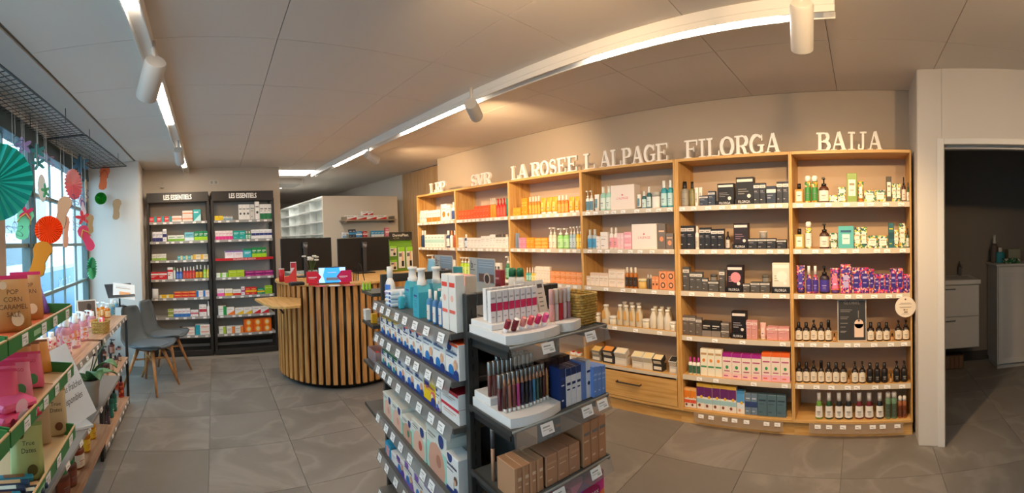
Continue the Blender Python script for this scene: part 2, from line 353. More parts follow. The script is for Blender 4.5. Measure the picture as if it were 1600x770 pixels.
# wire grille hanging over the window
gz=2.4
def grille(a,b,c,d,label):
    A,B,C,D=[Vector((p[0],p[1],gz)) for p in (a,b,c,d)]  # A,B inner edge near->far ; D,C outer edge
    o=A.copy(); t=thing('wire_grille',label,'grille',o,0,'black wire grilles above the window')
    fr=MB(); 
    for p,q in ((A,B),(B,C),(C,D),(D,A)): fr.tube([p-o,q-o],.007,'26292b',4)
    fr.build('frame',t)
    n1=int((B-A).length/.062); n2=7; w_=MB()
    for i in range(1,n1): f=i/n1; w_.tube([A.lerp(B,f)-o,D.lerp(C,f)-o],.0028,'33373a',4)
    for i in range(1,n2): f=i/n2; w_.tube([A.lerp(D,f)-o,B.lerp(C,f)-o],.0028,'33373a',4)
    w_.build('wire_mesh',t)
    for f in (.15,.85):
        for g_ in (.1,.9): p=A.lerp(B,f).lerp(D.lerp(C,f),g_)-o; MB().tube([p,p+Vector((0,0,H-gz))],.003,'33373a',4).build('hanging_rod',t)
grille((-1.0,-.90),(-3.41,-.755),(-3.44,-1.13),(-1.0,-1.14),'black wire grille above the window, nearer section')
grille((-3.44,-.75),(-4.96,-.61),(-4.97,-1.02),(-3.47,-1.13),'black wire grille above the window, far section')

# ================================================================ WOODEN SHELVING BAYS
PX=[-4.8901,-4.0386,-3.1365,-2.2353,-1.3508,-.4779,.3627]
SZ=[1.6525,1.3316,1.0165,.6782,.3802,.122]; TOP=2.0126; DEP=.315
BAY=['counter end bay','orange carton bay','pump bottle bay','drawer bay','black carton bay','doorway bay']
def tags(par,x0,x1,z,y,single,n=8,w=.042,h=.026,tilt=.25,name='price_tag'):
    k='tagm'; 
    if single and (w,h) not in TM: m=MB(); m.box(-w/2,-.001,-h/2,w/2,.001,h/2,'f3efe9'); m.rect(-w*.35,-h*.1,w*.1,h*.02,-.0013,'8a8580'); m.rect(-w*.0,-h*.34,w*.34,-h*.22,-.0013,'aaa49e'); TM[w,h]=m.mesh('price_tag')
    J=MB()
    for i in range(n):
        x=x0+(x1-x0)*(i+.5+random.uniform(-.28,.28))/n
        if single: o=put(TM[w,h],name,par,(x,y,z)); o.rotation_euler=(-tilt,0,0)
        else: J.box(x-w/2,y-.001,z-h/2,x+w/2,y+.001,z+h/2,'f3efe9')
    if not single: struct(J.build('price_tags',par),'stuff')
TM={}
for b in range(6):
    xa,xb=PX[b],PX[b+1]; W=xb-xa; t=thing('shelving_bay',['light wood open shelving bay nearest the counter and bandage display','light wood shelving bay with orange cartons on its top shelf','light wood shelving bay with pump bottles on second shelf','light wood shelving bay with a drawer at its foot','light wood shelving bay full of dark and pink cartons','light wood shelving bay nearest the doorway with dark bottles'][b],'shelf',(xa,2.98,0),0,'wooden shelving bays along the wall')
    l=.012 if b!=4 else .03; r=.012 if b!=3 else .014
    bx('side_panel',(0,0,.1,l,DEP,TOP),'birchv',t,.002); bx('side_panel',(W-r,0,.1,W-.0006,DEP,TOP),'birchv',t,.002)
    bx('top_panel',(l,0,TOP-.022,W-r,DEP,TOP),'birch',t,.002)
    bx('back_panel',(l,DEP-.012,.122,W-r,DEP-.001,TOP-.022),'mt:cdb8a2' if b<4 else 'mt:c8b094',t)
    bx('plinth',(0,.03,0,W-.0006,DEP,.1),'birch',t)
    bx('bottom_board',(l,0,.1,W-r,DEP-.012,.122),'birch',t,.002)
    zs=list(SZ[:5])
    if b==3: zs=SZ[:3]+[.70,.365]
    for z in zs:
        s=bx('shelf',(l+.001,0.004,z-.018,W-r-.001,DEP-.013,z),'birch',t,.001)
        q=MB().box(l+.002,-.004,z-.034,W-r-.002,-.001,z+.003,'gl:d9cbb6').build('price_rail',s)
        if not (b==3 and z==.365):
            if b>=3: tags(s,l,W-r,z-.017,-.006,True,[9,8,6,4][min(3,zs.index(z))] if b!=5 else 8)
            else: tags(s,l,W-r,z-.017,-.0065,False,12 if b<2 else 9)
    if b>3:
        q=MB().box(l+.1,-.03,.045,W-r-.06,-.027,.118,'tr:e8ddcb:.25').build('acrylic_ledge',t); tags(q,l+.1,W-r-.06,.095,-.032,True,7)
    if b==3:
        d_=bx('drawer',(l+.004,-.004,.125,W-r-.004,.016,.345),'birch',t,.002)
        MB().tube([(W/2-.11,-.004,.25),(W/2-.11,-.03,.25),(W/2+.11,-.03,.25),(W/2+.11,-.004,.25)],.006,'221f1e',6).build('handle',d_)
# ---------------------------------------------------------------- standing letters
def stroke(m,pts,ws,k,y0,y1):
    L=[];Rr=[]
    n=len(pts)
    for i,p in enumerate(pts):
        a=pts[max(0,i-1)];b=pts[min(n-1,i+1)]; dx,dz=b[0]-a[0],b[1]-a[1]; q=math.hypot(dx,dz) or 1; w_=ws[i]/2 if isinstance(ws,list) else ws/2
        L.append((p[0]-dz/q*w_,p[1]+dx/q*w_)); Rr.append((p[0]+dz/q*w_,p[1]-dx/q*w_))
    for i in range(n-1): m.prism([Rr[i],Rr[i+1],L[i+1],L[i]],y0,y1,k)
def arc(cx,cz,rx,rz,a0,a1,n=12): return [(cx+rx*math.cos(R(a0+(a1-a0)*i/n)),cz+rz*math.sin(R(a0+(a1-a0)*i/n))) for i in range(n+1)]
def letter(ch):
    m=MB(); k='f0ebe2'; y0,y1=-.012,.012
    q_=[0]
    def B(a,b,c,d): q_[0]+=.0004; m.box(a,y0-q_[0],b,c,y1,d,k)
    def S(pts,ws): q_[0]+=.0004; stroke(m,pts,ws,k,y0-q_[0],y1)
    T_=.22; t=.1
    if ch in 'LFEPRB': B(.13,0,.13+T_,1)
    if ch=='L': B(0,0,1,t);B(0,1-t,.48,1);B(.9,t,1,.32)
    if ch in 'FE': B(0,1-t,1,1);B(.91,.7,1,1-t);B(.35,.47,.7,.55);B(.66,.38,.73,.64)
    if ch=='F': B(0,0,.5,t)
    if ch=='E': B(0,0,1,t);B(.91,t,1,.32)
    if ch=='I': B(.5-T_*.7,0,.5+T_*.7,1);B(0.05,0,.95,t);B(.05,1-t,.95,1)
    if ch in 'PR': B(0,1-t,.5,1);B(0,0,.5,t);B(.35,.42,.5,.5);S(arc(.48,.71,.38,.25,90,-90),[t]*3+[T_]*7+[t]*3);
    if ch=='R': S([(.5,.46),(.66,.34),(.76,.05)],[.14,.2,.2]);B(.7,0,1,t)
    if ch=='B': B(0,1-t,.5,1);B(0,0,.5,t);B(.35,.47,.5,.55);S(arc(.48,.75,.34,.205,90,-90),[t]*3+[T_]*7+[t]*3);S(arc(.5,.275,.4,.23,90,-90),[t]*3+[T_]*7+[t]*3)
    if ch=='A': S([(.47,1),(.16,.05)],t);S([(.5,1),(.84,.05)],T_);B(.24,.3,.72,.3+t);B(0,0,.36,t);B(.6,0,1,t)
    if ch=='V': S([(.16,.95),(.5,0)],T_);S([(.84,.95),(.53,0)],t);B(0,1-t,.38,1);B(.64,1-t,1,1)
    if ch=='O': S(arc(.5,.5,.4,.45,0,360,24),[T_ if abs(math.cos(R(i*15)))>.6 else t*1.3 for i in range(25)])
    if ch=='G': S(arc(.5,.5,.4,.45,45,335,20),[t*1.3]*4+[T_*.8]+[T_]*7+[T_*.8]+[t*1.3]*8);B(.72,.1,.92,.45);B(.55,.4,1,.48);B(.8,.66,.88,.98)
    if ch=='S': S(arc(.48,.73,.32,.22,20,270,14)+arc(.5,.27,.35,.24,88,-160,14),[t*1.2]*5+[T_*.75]*5+[T_]*10+[T_*.7]*4+[t*1.2]*6);B(.76,.68,.84,.97);B(.1,.03,.18,.33)
    if ch=='J': B(.5,.2,.5+T_,1);B(.3,1-t,1,1);S(arc(.38,.22,.23,.18,0,-180,10),[T_]*2+[.14]*9);m.disc(.2,.27,.09,y0,k); 
    return m
WORDS=[(0,3.852,640,'L118-150 R150-185 P180-215'),(1,3.852,640,'S368-405 V400-447 R440-490'),(2,3.852,640,'L612-655 A652-710 R730-788 O788-840 S843-888 E890-943 E950-1010'),
 (3,3.85,900,'L50-118 A145-212 L212-275 P278-338 A338-408 G412-483 E485-555'),(4,3.85,1050,'F80-158 I162-208 L212-290 O292-378 R380-466 G470-558 A562-655'),(5,3.848,1230,'B178-263 A264-358 I365-412 J420-480 A484-572')]
nm={}
allL=[]
for b,sc,ox,s in WORDS:
    for q in s.split():
        ch=q[0]; a,c=q[1:].split('-'); allL.append((b,ch,ox+float(a)/sc,ox+float(c)/sc))
for b,ch,a,c in allL:
    x0=WALLF.hit(a,250,.06)[0]; x1=WALLF.hit(c,250,.06)[0]
    same=[z for z in allL if z[0]==b and z[1]==ch]; i=same.index((b,ch,a,c)); ps='' if len(same)==1 else ['counter side ','doorway side '][i]
    h=.132 if b in(0,1,5) else .142
    m=letter(ch); m.xf(Matrix.Diagonal((x1-x0,1,h,1))); o=m.build('standing_letter',None,(x0,3.04,TOP))
    wb=BAY[b].replace('bay','wooden bay')
    tag(o,f'white standing letter {ch}, {ps}one of two above the {wb}' if ps else f'white standing letter {ch} on top of the {wb}','letter','white letters standing on the bays')
for px in (713,770,852-60):   # spare letters lying flat, as slim pale bars
    pass
# ================================================================ PRODUCTS
ST={'n':[],
'k':[(0,.8,1,1,1),(.15,.55,.85,.62,2),(.15,.42,.7,.46,2)],
'b':[(0,0,1,.4,1),(.12,.66,.88,.74,2),(.12,.54,.6,.58,2)],
'l':[(.15,.22,.85,.78,1),(.25,.58,.75,.66,2),(.3,.4,.7,.43,2)],
'f':[(0,.76,1,.9,1),(.2,.81,.8,.84,2),(.12,.6,.6,.625,1),(.12,.53,.75,.55,2),(.12,.2,.4,.23,1)],
'm':[(0,.36,1,.62,1),(.15,.74,.8,.8,2),(.15,.16,.6,.2,2)],
'h':[(0,0,.32,1,1),(.4,.6,.92,.7,2),(.4,.4,.8,.45,2)],
'r':[(.62,0,1,1,1),(.08,.6,.55,.7,2),(.08,.4,.5,.45,2)],
'x':[(0,.62,1,.82,1),(.08,.3,.45,.38,2),(.08,.46,.7,.5,2)],
't':[(.12,.7,.88,.77,1),(.12,.56,.7,.59,2),(.12,.18,.5,.22,2)],
'o':[(.14,.68,.86,.74,2),('d',.5,.4,.27,1)],
'e':[('d',.5,.5,.3,1),('d',.5,.5,.18,2)],
'p':[(0,.86,1,1,1),(.12,.66,.88,.71,3),('d',.5,.45,.16,2),(.2,.28,.8,.32,3),(0,0,1,.22,4),(.15,.08,.6,.12,1)],
'u':[(0,.88,1,1,2),(0,.5,1,.88,1),(0,.25,1,.42,3),('d',.62,.5,.17,4),('d',.35,.16,.17,5)],
'w':[(.1,.78,.9,.86,3),('d',.5,.58,.2,1),(.1,.32,.9,.38,2)],
'c':[(.05,.55,.7,.62,2),('d',.75,.45,.2,1),(.1,.2,.5,.25,2),(.02,.86,.98,.9,1)],
'v':[(.16,.72,.84,.82,1),(.26,.2,.74,.64,2),(.32,.42,.68,.46,0)],
's':[('q',1),(.1,.72,.7,.8,2)],
'y':[(0,0,1,.5,1),(0,.5,.5,.6,1),(.2,.7,.8,.8,2)],
'W':[(0,0,1,.62,1),('d',.5,.22,.42,2),('d',.34,.42,.2,2),('d',.62,.36,.12,5),('d',.76,.86,.13,3),(.1,.84,.5,.88,4),(.1,.78,.4,.8,4),(.0,.93,.35,1,0)],
'H':[('d',.3,.94,.22,1),(.08,.68,.9,.74,2),(.08,.58,.6,.61,2),('d',.78,.42,.15,3),('d',.74,.36,.1,4),('d',.45,.2,.2,5),(0,0,1,.12,1),('d',.85,.1,.2,1)],
}
CC={}
def decals(m,st,w,h,y,cols):
    g=lambda i: cols[i] if i<len(cols) else '8a8580'
    for n_,q in enumerate(ST[st]):
        e=y-.0004*(n_+1)
        if q[0]=='d': r=q[3]*w; m.add([(( q[1]-.5)*w+max(-q[1]*w,min((1-q[1])*w,r*math.cos(R(30*i)))),e,min(h,max(0,q[2]*h+r*1.15*math.sin(R(30*i))))) for i in range(12)],[tuple(range(12))],g(q[4]))
        elif q[0]=='q': m.add([(-w/2,e,0),(w/2,e,0),(w/2,e,h*.62)],[(0,1,2)],g(q[1]))
        else: m.rect((q[0]-.5)*w,q[1]*h,(q[2]-.5)*w,q[3]*h,e,g(q[4]))
def carton(w,h,d,cols,st,text=None):
    m=MB(); m.box(-w/2,0,0,w/2,d,h,cols[0],min(.002,w*.05)); decals(m,st,w,h,0,cols)
    if st=='H': m.text('DermaPlast',0,h*.72,-.0042,w*.16,'2a3a6a',w*.8)
    if st=='H' and len(cols)>6: m.box(-w/2+.001,.001,h-.0003,w/2-.001,d-.001,h+.0006,cols[6]); m.rect(-w*.05,h*.93,w*.5,h,-.0045,cols[6])
    if st in 'kpu': m.box(-w/2+.001,.001,h-.0003,w/2-.001,d-.001,h+.0004,cols[1 if st!='u' else 2])
    if text and st=='n': m.disc(0,h*.6,h*.04,-.001,cols[1]); m.text(text,0,h*.42,-.001,h*.13,cols[1],w*.7)
    elif text: m.text(text,0,h*.07,-.003,min(w*.2,h*.14),cols[-1] if len(cols)>3 else 'e8e8e8',w*.8)
    return [('carton',m)]
def half(h,w,cols,label,base=.05,top=.62,k=None,pw=2,d=1):
    pass
def bottle(kind,w,h,cols,st):
    # cols: body, cap, label, ink
    g=lambda i,df: cols[i] if i<len(cols) and cols[i] else df
    body,cap,lab,ink=g(0,'dddddd'),g(1,'f2f0ec'),g(2,None),g(3,'777777')
    r=w/2; out=[]; dy=min(1,.055/w) if w>.055 else 1; pw=2
    hb={'b':.74,'p':.68,'s':.7,'d':.6,'j':.72,'q':.72,'t':1,'a':.8,'z':.7}[kind]*h
    if 'S' in st: pw=4
    m=MB(); nr=r*.38
    if kind=='j': m.lathe([(r*.96,0),(r,.004),(r,hb)],body,16)
    elif kind=='q': m.box(-r,-r*.5+r,0,r,r*1.5-r*.5+r*.5,hb,body,.004) if 0 else m.box(-r,-r*.55,0,r,r*.55,hb,body,.004)
    elif kind=='t':
        n=12; vs=[];L=[(0,1,0),(.12,1,0),(.14,1,0),(.6,.8,0),(.95,.12,0),(1,.06,0)]
        for f,ty,_ in L:
            for i in range(n): a=2*math.pi*i/n; vs.append((r*(.86 if f<.13 else .9+.1*f)*math.cos(a),r*.8*ty*math.sin(a),h*f))
        fs=[(j*n+i,j*n+(i+1)%n,(j+1)*n+(i+1)%n,(j+1)*n+i) for j in range(2,5) for i in range(n)]+[tuple(5*n+i for i in range(n))]
        m.add(vs,fs,body,True); 
    else:
        sh={'b':.1,'p':.14,'s':.16,'d':.12,'a':.05,'z':.3}[kind]*h
        if 'W' in st: m.lathe([(r*.92,0),(r,.006),(r*.8,hb-sh),(r*.55,hb-sh*.3),(nr,hb)],body,16,sy=dy,pw=pw)
        else: m.lathe([(r*.93,0),(r,.006),(r,hb-sh),(r*.8,hb-sh*.45),(nr,hb)],body,16,sy=dy,pw=pw)
    yf=-r*dy
    if lab:
        if kind=='q': m.rect(-r*.62,hb*.14,r*.62,hb*.84,-r*.55-.0006,lab); m.rect(-r*.35,hb*.5,r*.35,hb*.56,-r*.55-.001,ink)
        elif kind=='t': m.add([(-r*.55,-r*.8*1-.001,h*.2),(r*.55,-r*.8-.001,h*.2),(r*.5,-r*.62,h*.72),(-r*.5,-r*.62,h*.72)],[(0,1,2,3)],lab); m.add([(-r*.3,-r*.8-.002,h*.34),(r*.3,-r*.8-.002,h*.34),(r*.3,-r*.78,h*.4),(-r*.3,-r*.78,h*.4)],[(0,1,2,3)],ink)
        else:
            z0,z1=hb*.1,(hb*.72 if kind!='j' else hb*.85); rr=r*1.012
            if 'W' in st: m.lathe([(r*1.0,z0),(r*.86,z1)],lab,10,sy=dy*1.02,pw=pw,a0=205,a1=335,cap=False)
            else: m.lathe([(rr,z0),(rr,z1)],lab,10,sy=dy*1.01,pw=pw,a0=200 if 'S' not in st else 215,a1=340 if 'S' not in st else 325,cap=False)
            q=r*.42; e=yf*1.03-.0012
            for a,b,c in ((.5,.56,1),(.36,.39,.7),(.24,.27,.8)): m.rect(-q*c,z0+(z1-z0)*a,q*c,z0+(z1-z0)*b,e,ink)
            if 'A' in st: m.lathe([(rr*1.004,z1-.001),(rr*.99,z1+r*.3)],lab,8,a0=240,a1=300,cap=False)
    out.append(('body',m)); c=MB()
    if kind=='b': c.lathe([(nr*1.25,hb-.003),(nr*1.3,hb+.003),(nr*1.2,h)],cap,14)
    if kind=='a': c.lathe([(r*.9,hb-.002),(r*.9,h-.01),(r*.6,h)],cap,14,sy=dy)
    if kind=='z': c.lathe([(nr*1.3,hb-.003),(nr*1.3,h-.002),(nr*1.1,h)],cap,12)
    if kind=='j': c.lathe([(r*1.02,hb),(r*1.03,h-.003),(r*.98,h)],cap,16)
    if kind=='q': c.lathe([(r*.42,hb),(r*.42,h)],cap,12)
    if kind=='t': c.lathe([(r*.8,0),(r*.84,h*.13)],cap,12,sy=.8)
    if kind=='d': c.lathe([(nr*1.2,hb-.002),(nr*1.2,hb+h*.14),(nr*.6,hb+h*.17),(nr*.62,h-.004),(nr*.3,h)],cap,12)
    if kind=='p':
        c.lathe([(nr*1.3,hb-.003),(nr*1.3,hb+h*.08),(nr*.4,hb+h*.1),(nr*.4,h*.93)],cap,12)
        c.box(-nr*.9,-r*1.15,h*.93,nr*.8,nr*.8,h,cap,.002)
    if kind=='s':
        c.lathe([(nr*1.2,hb-.003),(nr*1.2,hb+h*.06),(nr*.8,hb+h*.1),(nr*.85,h)],cap,12)
        c.box(-nr*.5,-nr*1.6,h*.93,nr*.5,0,h*.99,cap,.001)
    out.append(({'p':'pump','s':'spray_head','j':'lid','d':'dropper'}.get(kind,'cap'),c))
    return out
def make(kind,w,h,cols,st,d=None,text=None):
    key=(kind,round(w,3),round(h,3),tuple(cols),st,text,d)
    if key in CC: return CC[key]
    w_,h_=max(w,.006),max(h,.01)
    if kind=='c' or kind=='D':
        ps=carton(w_,h_,d or min(max(w_*.7,.03),.1),cols,st,text)
        if kind=='D':   # counter display box: printed back card and front lip
            m=MB(); dd=min(.1,w_); m.box(-w_/2,0,0,w_/2,dd,h_*.2,cols[0],.001); m.box(-w_*.47,dd*.25,h_*.2,w_*.47,dd*.8,h_,cols[1],.001)
            m.rect(-w_*.42,h_*.83,w_*.42,h_*.93,dd*.25-.0006,cols[2]); m.rect(-w_*.36,h_*.55,w_*.1,h_*.58,dd*.25-.0006,cols[3]); m.rect(-w_*.36,h_*.47,w_*.2,h_*.5,dd*.25-.0006,cols[3]); m.rect(-w_*.36,h_*.39,-w_*.02,h_*.42,dd*.25-.0006,cols[3])
            if len(cols)>4: m.disc(w_*.05,h_*.55,w_*.3,dd*.25-.0009,cols[4])
            m.disc(w_*.22,h_*.32,w_*.1,dd*.25-.001,cols[2])
            if text: m.text(text,0,h_*.06,-.001,min(w_*.2,h_*.14),'f0f0f0',w_*.62)
            ps=[('display_box',m)]
    elif kind=='g': # glass bottle of bath salt with lid and paper tag
        m=MB(); r=w_/2; m.lathe([(r*.9,0),(r,.005),(r,h_*.55),(r*.5,h_*.8),(r*.46,h_*.93)],cols[0],14)
        c=MB(); c.lathe([(r*.6,h_*.9),(r*.6,h_)],cols[1],12); ps=[('body',m),('lid',c)]
        if len(cols)>2: t=MB(); t.prism([(-r*.4,h_*.3),(r*.5,h_*.3),(r*.35,h_*.68),(0,h_*.78),(-r*.4,h_*.66)],-r*1.12,-r*1.05,cols[2]); t.tube([(0,-r*1.08,h_*.76),(r*.3,-r*.6,h_*.84)],.001,'c8b58a',4); ps.append(('paper_tag',t))
    elif kind=='m': # soap box: base carton, tilted open box with soap
        m=MB(); dd=.07; m.box(-w_/2,0,0,w_/2,dd,h_*.42,cols[0],.001); m.rect(-w_*.38,h_*.1,w_*.38,h_*.3,-.0008,'e6e0d2')
        s=len(m.v); m.box(-w_/2,0,0,w_/2,dd,h_*.36,cols[0],.001); m.add([(-w_*.42,.006,h_*.36+.001),(w_*.42,.006,h_*.36+.001),(w_*.42,dd-.006,h_*.36+.001),(-w_*.42,dd-.006,h_*.36+.001)],[(0,1,2,3)],cols[1]); m.rect(-w_*.38,h_*.06,w_*.38,h_*.28,-.0008,'ddd5c4')
        m.xf(Matrix.Translation((0,0,h_*.42))@Matrix.Rotation(R(24),4,'X'),s); ps=[('soap_box',m)]
    elif kind=='f': # snack / refill pouch standing up, crimped top
        m=MB(); r=w_/2; n=12; vs=[]
        for f,ty,wx in ((0,.25,.96),(.08,.5,1),(.4,.55,.98),(.75,.3,.97),(.93,.04,1),(1,.03,1)):
            for i in range(n):
                a=2*math.pi*i/n; c_,s_=math.cos(a),math.sin(a); q=(abs(c_)**4+abs(s_)**4)**-.25; vs.append((r*wx*c_*q,r*ty*s_*q,h_*f))
        m.add(vs,[(j*n+i,j*n+(i+1)%n,(j+1)*n+(i+1)%n,(j+1)*n+i) for j in range(4) for i in range(n)],cols[0],True)
        m.add(vs[4*n:],[(i,(i+1)%n,n+(i+1)%n,n+i) for i in range(n)]+[tuple(n+i for i in range(n))],cols[1] if len(cols)>1 else cols[0])
        ps=[('pouch',m)]
        if text: 
            q=m; tt=text.split('/')
            for i,t in enumerate(tt): q.text(t,0,h_*(.66-.13*i),-r*.62,h_*.12,cols[2],w_*.8)
            q.disc(w_*.1,h_*.22,w_*.16,-r*.6,cols[3] if len(cols)>3 else cols[1]); q.disc(-w_*.2,h_*.82,w_*.1,-r*.4,cols[3] if len(cols)>3 else cols[1])
    else: ps=bottle(kind,w_,h_,cols,st)
    CC[key]=[(n,m.mesh(n)) for n,m in ps]; return CC[key]
KN={'c':('carton','box'),'b':('bottle','bottle'),'p':('pump_bottle','bottle'),'s':('spray_bottle','bottle'),'t':('tube','tube'),'j':('jar','jar'),'d':('dropper_bottle','bottle'),'q':('perfume_bottle','bottle'),'a':('aerosol_can','can'),'z':('bottle','bottle'),'g':('salt_bottle','bottle'),'m':('soap_box','box'),'D':('display_box','box'),'f':('pouch','pouch')}
REG=[]
def place(kind,desc,loc,rz,w,h,cols,st,shelf,key,d=None,text=None,rx=0):
    ps=make(kind,w,h,cols,st,d,text); nm_,cat=KN[kind]; off=0
    if kind=='c': nm_='medicine_box' if 'rack' in shelf and 'window' not in shelf else 'plaster_box' if 'centre gondola' in shelf and 'plaster' in desc else 'carton'
    if kind not in 'cDm': off=w/2*(1 if w<.055 else .055/w if kind!='f' else .6)
    loc=Vector(loc)+Vector((-math.sin(rz),math.cos(rz),0))*off
    if len(ps)==1: o=put(ps[0][1],nm_,None,loc,rz)
    else:
        o=put(None,nm_,None,loc,rz)
        for n,me in ps: put(me,n,o)
    if rx: o.rotation_euler=(rx,0,rz)
    o['category']=cat; REG.append((desc,shelf,key,o)); return o
def num(i): return ['','first','second','third','fourth','fifth','sixth','seventh','eighth','ninth','tenth','eleventh','twelfth','thirteenth','fourteenth','fifteenth','sixteenth','seventeenth','eighteenth'][i]
ENDS=[(' bay','counter','doorway'),('black rack','window','counter'),('centre gondola','counter','near post'),('end shelf','near post','wicker basket'),('tray','near post','wicker basket'),('steel shelf','monitors','wood panelling'),('window rack','chairs','snack display'),('snack display','orchid','near edge'),('washroom','doorway','far wall')]
def finish():
    D={}
    for r in REG: D.setdefault((r[0],r[1]),[]).append(r)
    for (desc,shelf),l in D.items():
        l.sort(key=lambda r:r[2]); n=len(l)
        A,B=next(((a,b) for k,a,b in ENDS if k in shelf),('post','other end'))
        cols_=sorted({r[2][0] for r in l}); N=len(cols_)
        for r in l:
            ci=cols_.index(r[2][0]); st=[q for q in l if q[2][0]==r[2][0]]; si=st.index(r)
            s_='' if len(st)==1 else (['lower','upper'] if len(st)==2 else ['bottom','middle','top'] if len(st)==3 else ['bottom','second','third','top'])[si]+' '
            if N==1: q=s_+desc
            elif ci==0: q=f'{s_}{desc} nearest the {A}'
            elif ci==N-1: q=f'{s_}{desc} nearest the {B}'
            elif N==3: q=f'{s_}{desc} in the middle of three'
            elif ci<=(N-1)/2: q=f'{s_}{desc}, {num(ci+1)} from {A}'
            else: q=f'{s_}{desc}, {num(N-ci)} from {B}'
            lab=f'{q}, on {shelf}'.replace('  ',' ').split()
            if len(lab)>16: lab=[w for w in lab if w not in('the','of','a')][:16]
            r[3]['label']=' '.join(lab)
            if n>1: r[3]['group']=f'{desc} row on {shelf}'
def row(fr,z,yf,shelf,spec):
    """kind|desc|x0|x1|ytop|n|cols|style|opts"""
    for ln in spec.strip().split('\n'):
        a=ln.strip().split('|'); kind,desc=a[0],a[1]; x0,x1,yt=float(a[2]),float(a[3]),float(a[4]); n=int(a[5]); cols=a[6].split(','); st=a[7] if len(a)>7 and a[7] else 'n'
        if cols[0].startswith('@'): cols=PAL[cols[0][1:]]+cols[1:]
        op=dict(q.split('=') for q in a[8].split(';')) if len(a)>8 and a[8] else {}
        l0,_=fr.hit(x0,yt,yf); l1,zt=fr.hit(x1,yt,yf)
        if fr is GONF: _,zt=fr.hit(x1,yt,yf); zt=(fr.hit(x0,yt,yf)[1]+zt)/2
        if fr is GONF and yf<.03: kq=(-.034+.88)/(fr.hit(713,600,yf)[0]+.88); l0=-.88+(l0+.88)*kq; l1=-.88+(l1+.88)*kq
        k=int(op.get('k',1)); zb=z if 'b' not in op else fr.hit(x0,float(op['b']),yf)[1]
        wd=(l1-l0)/n; h=(zt-zb)/k
        if h<.01: h=.015
        for i in range(n):
            lx=l0+wd*(i+.5)
            for j in range(k):
                yy=yf+float(op.get('y',0))+(random.uniform(0,.004))
                place(kind,desc,fr.w(lx,yy,zb+h*j),fr.a,wd*.97 if kind in 'cDm' else wd*.94,h*.995,cols,st,shelf,(round(lx,4),j),text=op.get('t'))
PAL={'pf':['fl:90:3a2a7a,e0529a,f08a4a,5a3a9a,f2d0c0,c8305a,3a2a7a'],'gf':['fl:90:2f7a5a,e8e4c8,1f4f5a,c8d048,e8a23a,2f7a5a,f0ead8'],'of':['fl:80:2f7a3a,f0b03a,e86a2a,e8dc9a,3f8a4a']}
def S(b,i): return f"{['top','second','third','fourth','fifth','bottom'][i]} shelf of {BAY[b]}"
YF=.022
def bay(b,i,spec,z=None): row(WALLF,(SZ[i] if z is None else z)+.0005,YF,S(b,i),spec)
bay(0,0,'''t|small white tube|653|666|328|4|f0ece4,e8e2d8,e0d8d0
c|white carton with orange foot|666|687|327|5|f3eee6,f08028,c9c3ba|b
c|tall white carton with orange patch|688|697|318|1|f3eee6,f08028,c9c3ba|o
c|white carton with large orange patch|697|703|320|1|f3eee6,f08028,c9c3ba|o
b|white pump bottle|703|710|315|1|f5f1ea,f5f1ea,3a5a9a''')
bay(0,1,'''b|navy bottle with white cap|656|663|360|2|1f3a5c,f0ede6
c|white carton with teal print|663|694|366|6|f2eee6,b8dcd0,8ab8a8|m
b|navy and white bottle|695|700|360|1|25365a,f0ede6,e8e4dc
b|slim white bottle|701|705|360|1|f2eee8,c8824a
b|orange brown bottle|706|710|360|1|c05a22,f2eee8''')
bay(0,2,'''p|white pump bottle with blue label|668|677|398|1|f2f0ec,f2f0ec,4a6ab0
c|white carton|680|703|409|4|f0eadf,d8cfc0|t
c|white carton with tan print|705|711|406|2|f0e8da,b89870,b89870|e''')
bay(1,0,'''c|short orange carton|716|740|327|5|ee5a24,f07a40,f6b090|t
c|tall orange carton|740|764|320|5|ee5a24,f07a40,f6b090|t
s|orange bottle with clear cap|764|773|309|3|e8921e,e8e0d0
s|red spray bottle|773|788|309|3|d6271e,c01f1a,e85a40
t|teal tube|788|793|309|1|1e8a78,1e8a78''')
bay(1,1,'''c|white carton|715|723|371|1|f3ece4,d9cdc2|t
b|navy bottle|724|728|366|1|1f3f6a,f0ede6,cfe0ee
c|white carton with pale text|729|751|371|4|f3ece4,d9cdc2,cdbfb4|t
c|wide white carton|751|765|368.5|2|f3ece4,d9cdc2,cdbfb4|t
c|tall white carton|765|774|366|2|f3ece4,d9cdc2,cdbfb4|t
c|white carton with dark top|774|790|366|3|f0e8de,5a4c42,cdbfb4|k
c|narrow white carton|790|793|370|1|f3ece4,d9cdc2|t''')
bay(1,2,'''p|lime green pump bottle|717|732|402|3|b8d830,f2f0e8,d8ec80
c|white carton with dark print|771|781|411|2|f2ece2,4a443e,8a8478|l
p|dark green pump bottle|787|794|400|1|2f7a50,f2f0e8,8ac8a0''')
bay(2,0,'''c|small amber carton|801|813|324|2|eda22a,f5c050,f8d890|t
c|orange carton|814|823|309|2|f09a1e,f6b84a,f8d890|t
b|amber bottle with clear cap|824|842|306|4|c87a18,e8dcc0,e8a83a
t|orange tube|842|868.5|306.5|3|f6a21e,f5efe4,f8c060
b|orange bottle with clear cap|868.5|886|304|3|ee7a1e,eae0cc,f8a850
t|large orange tube|886|904|306|2|f8a61c,f5efe4,f8c060''')
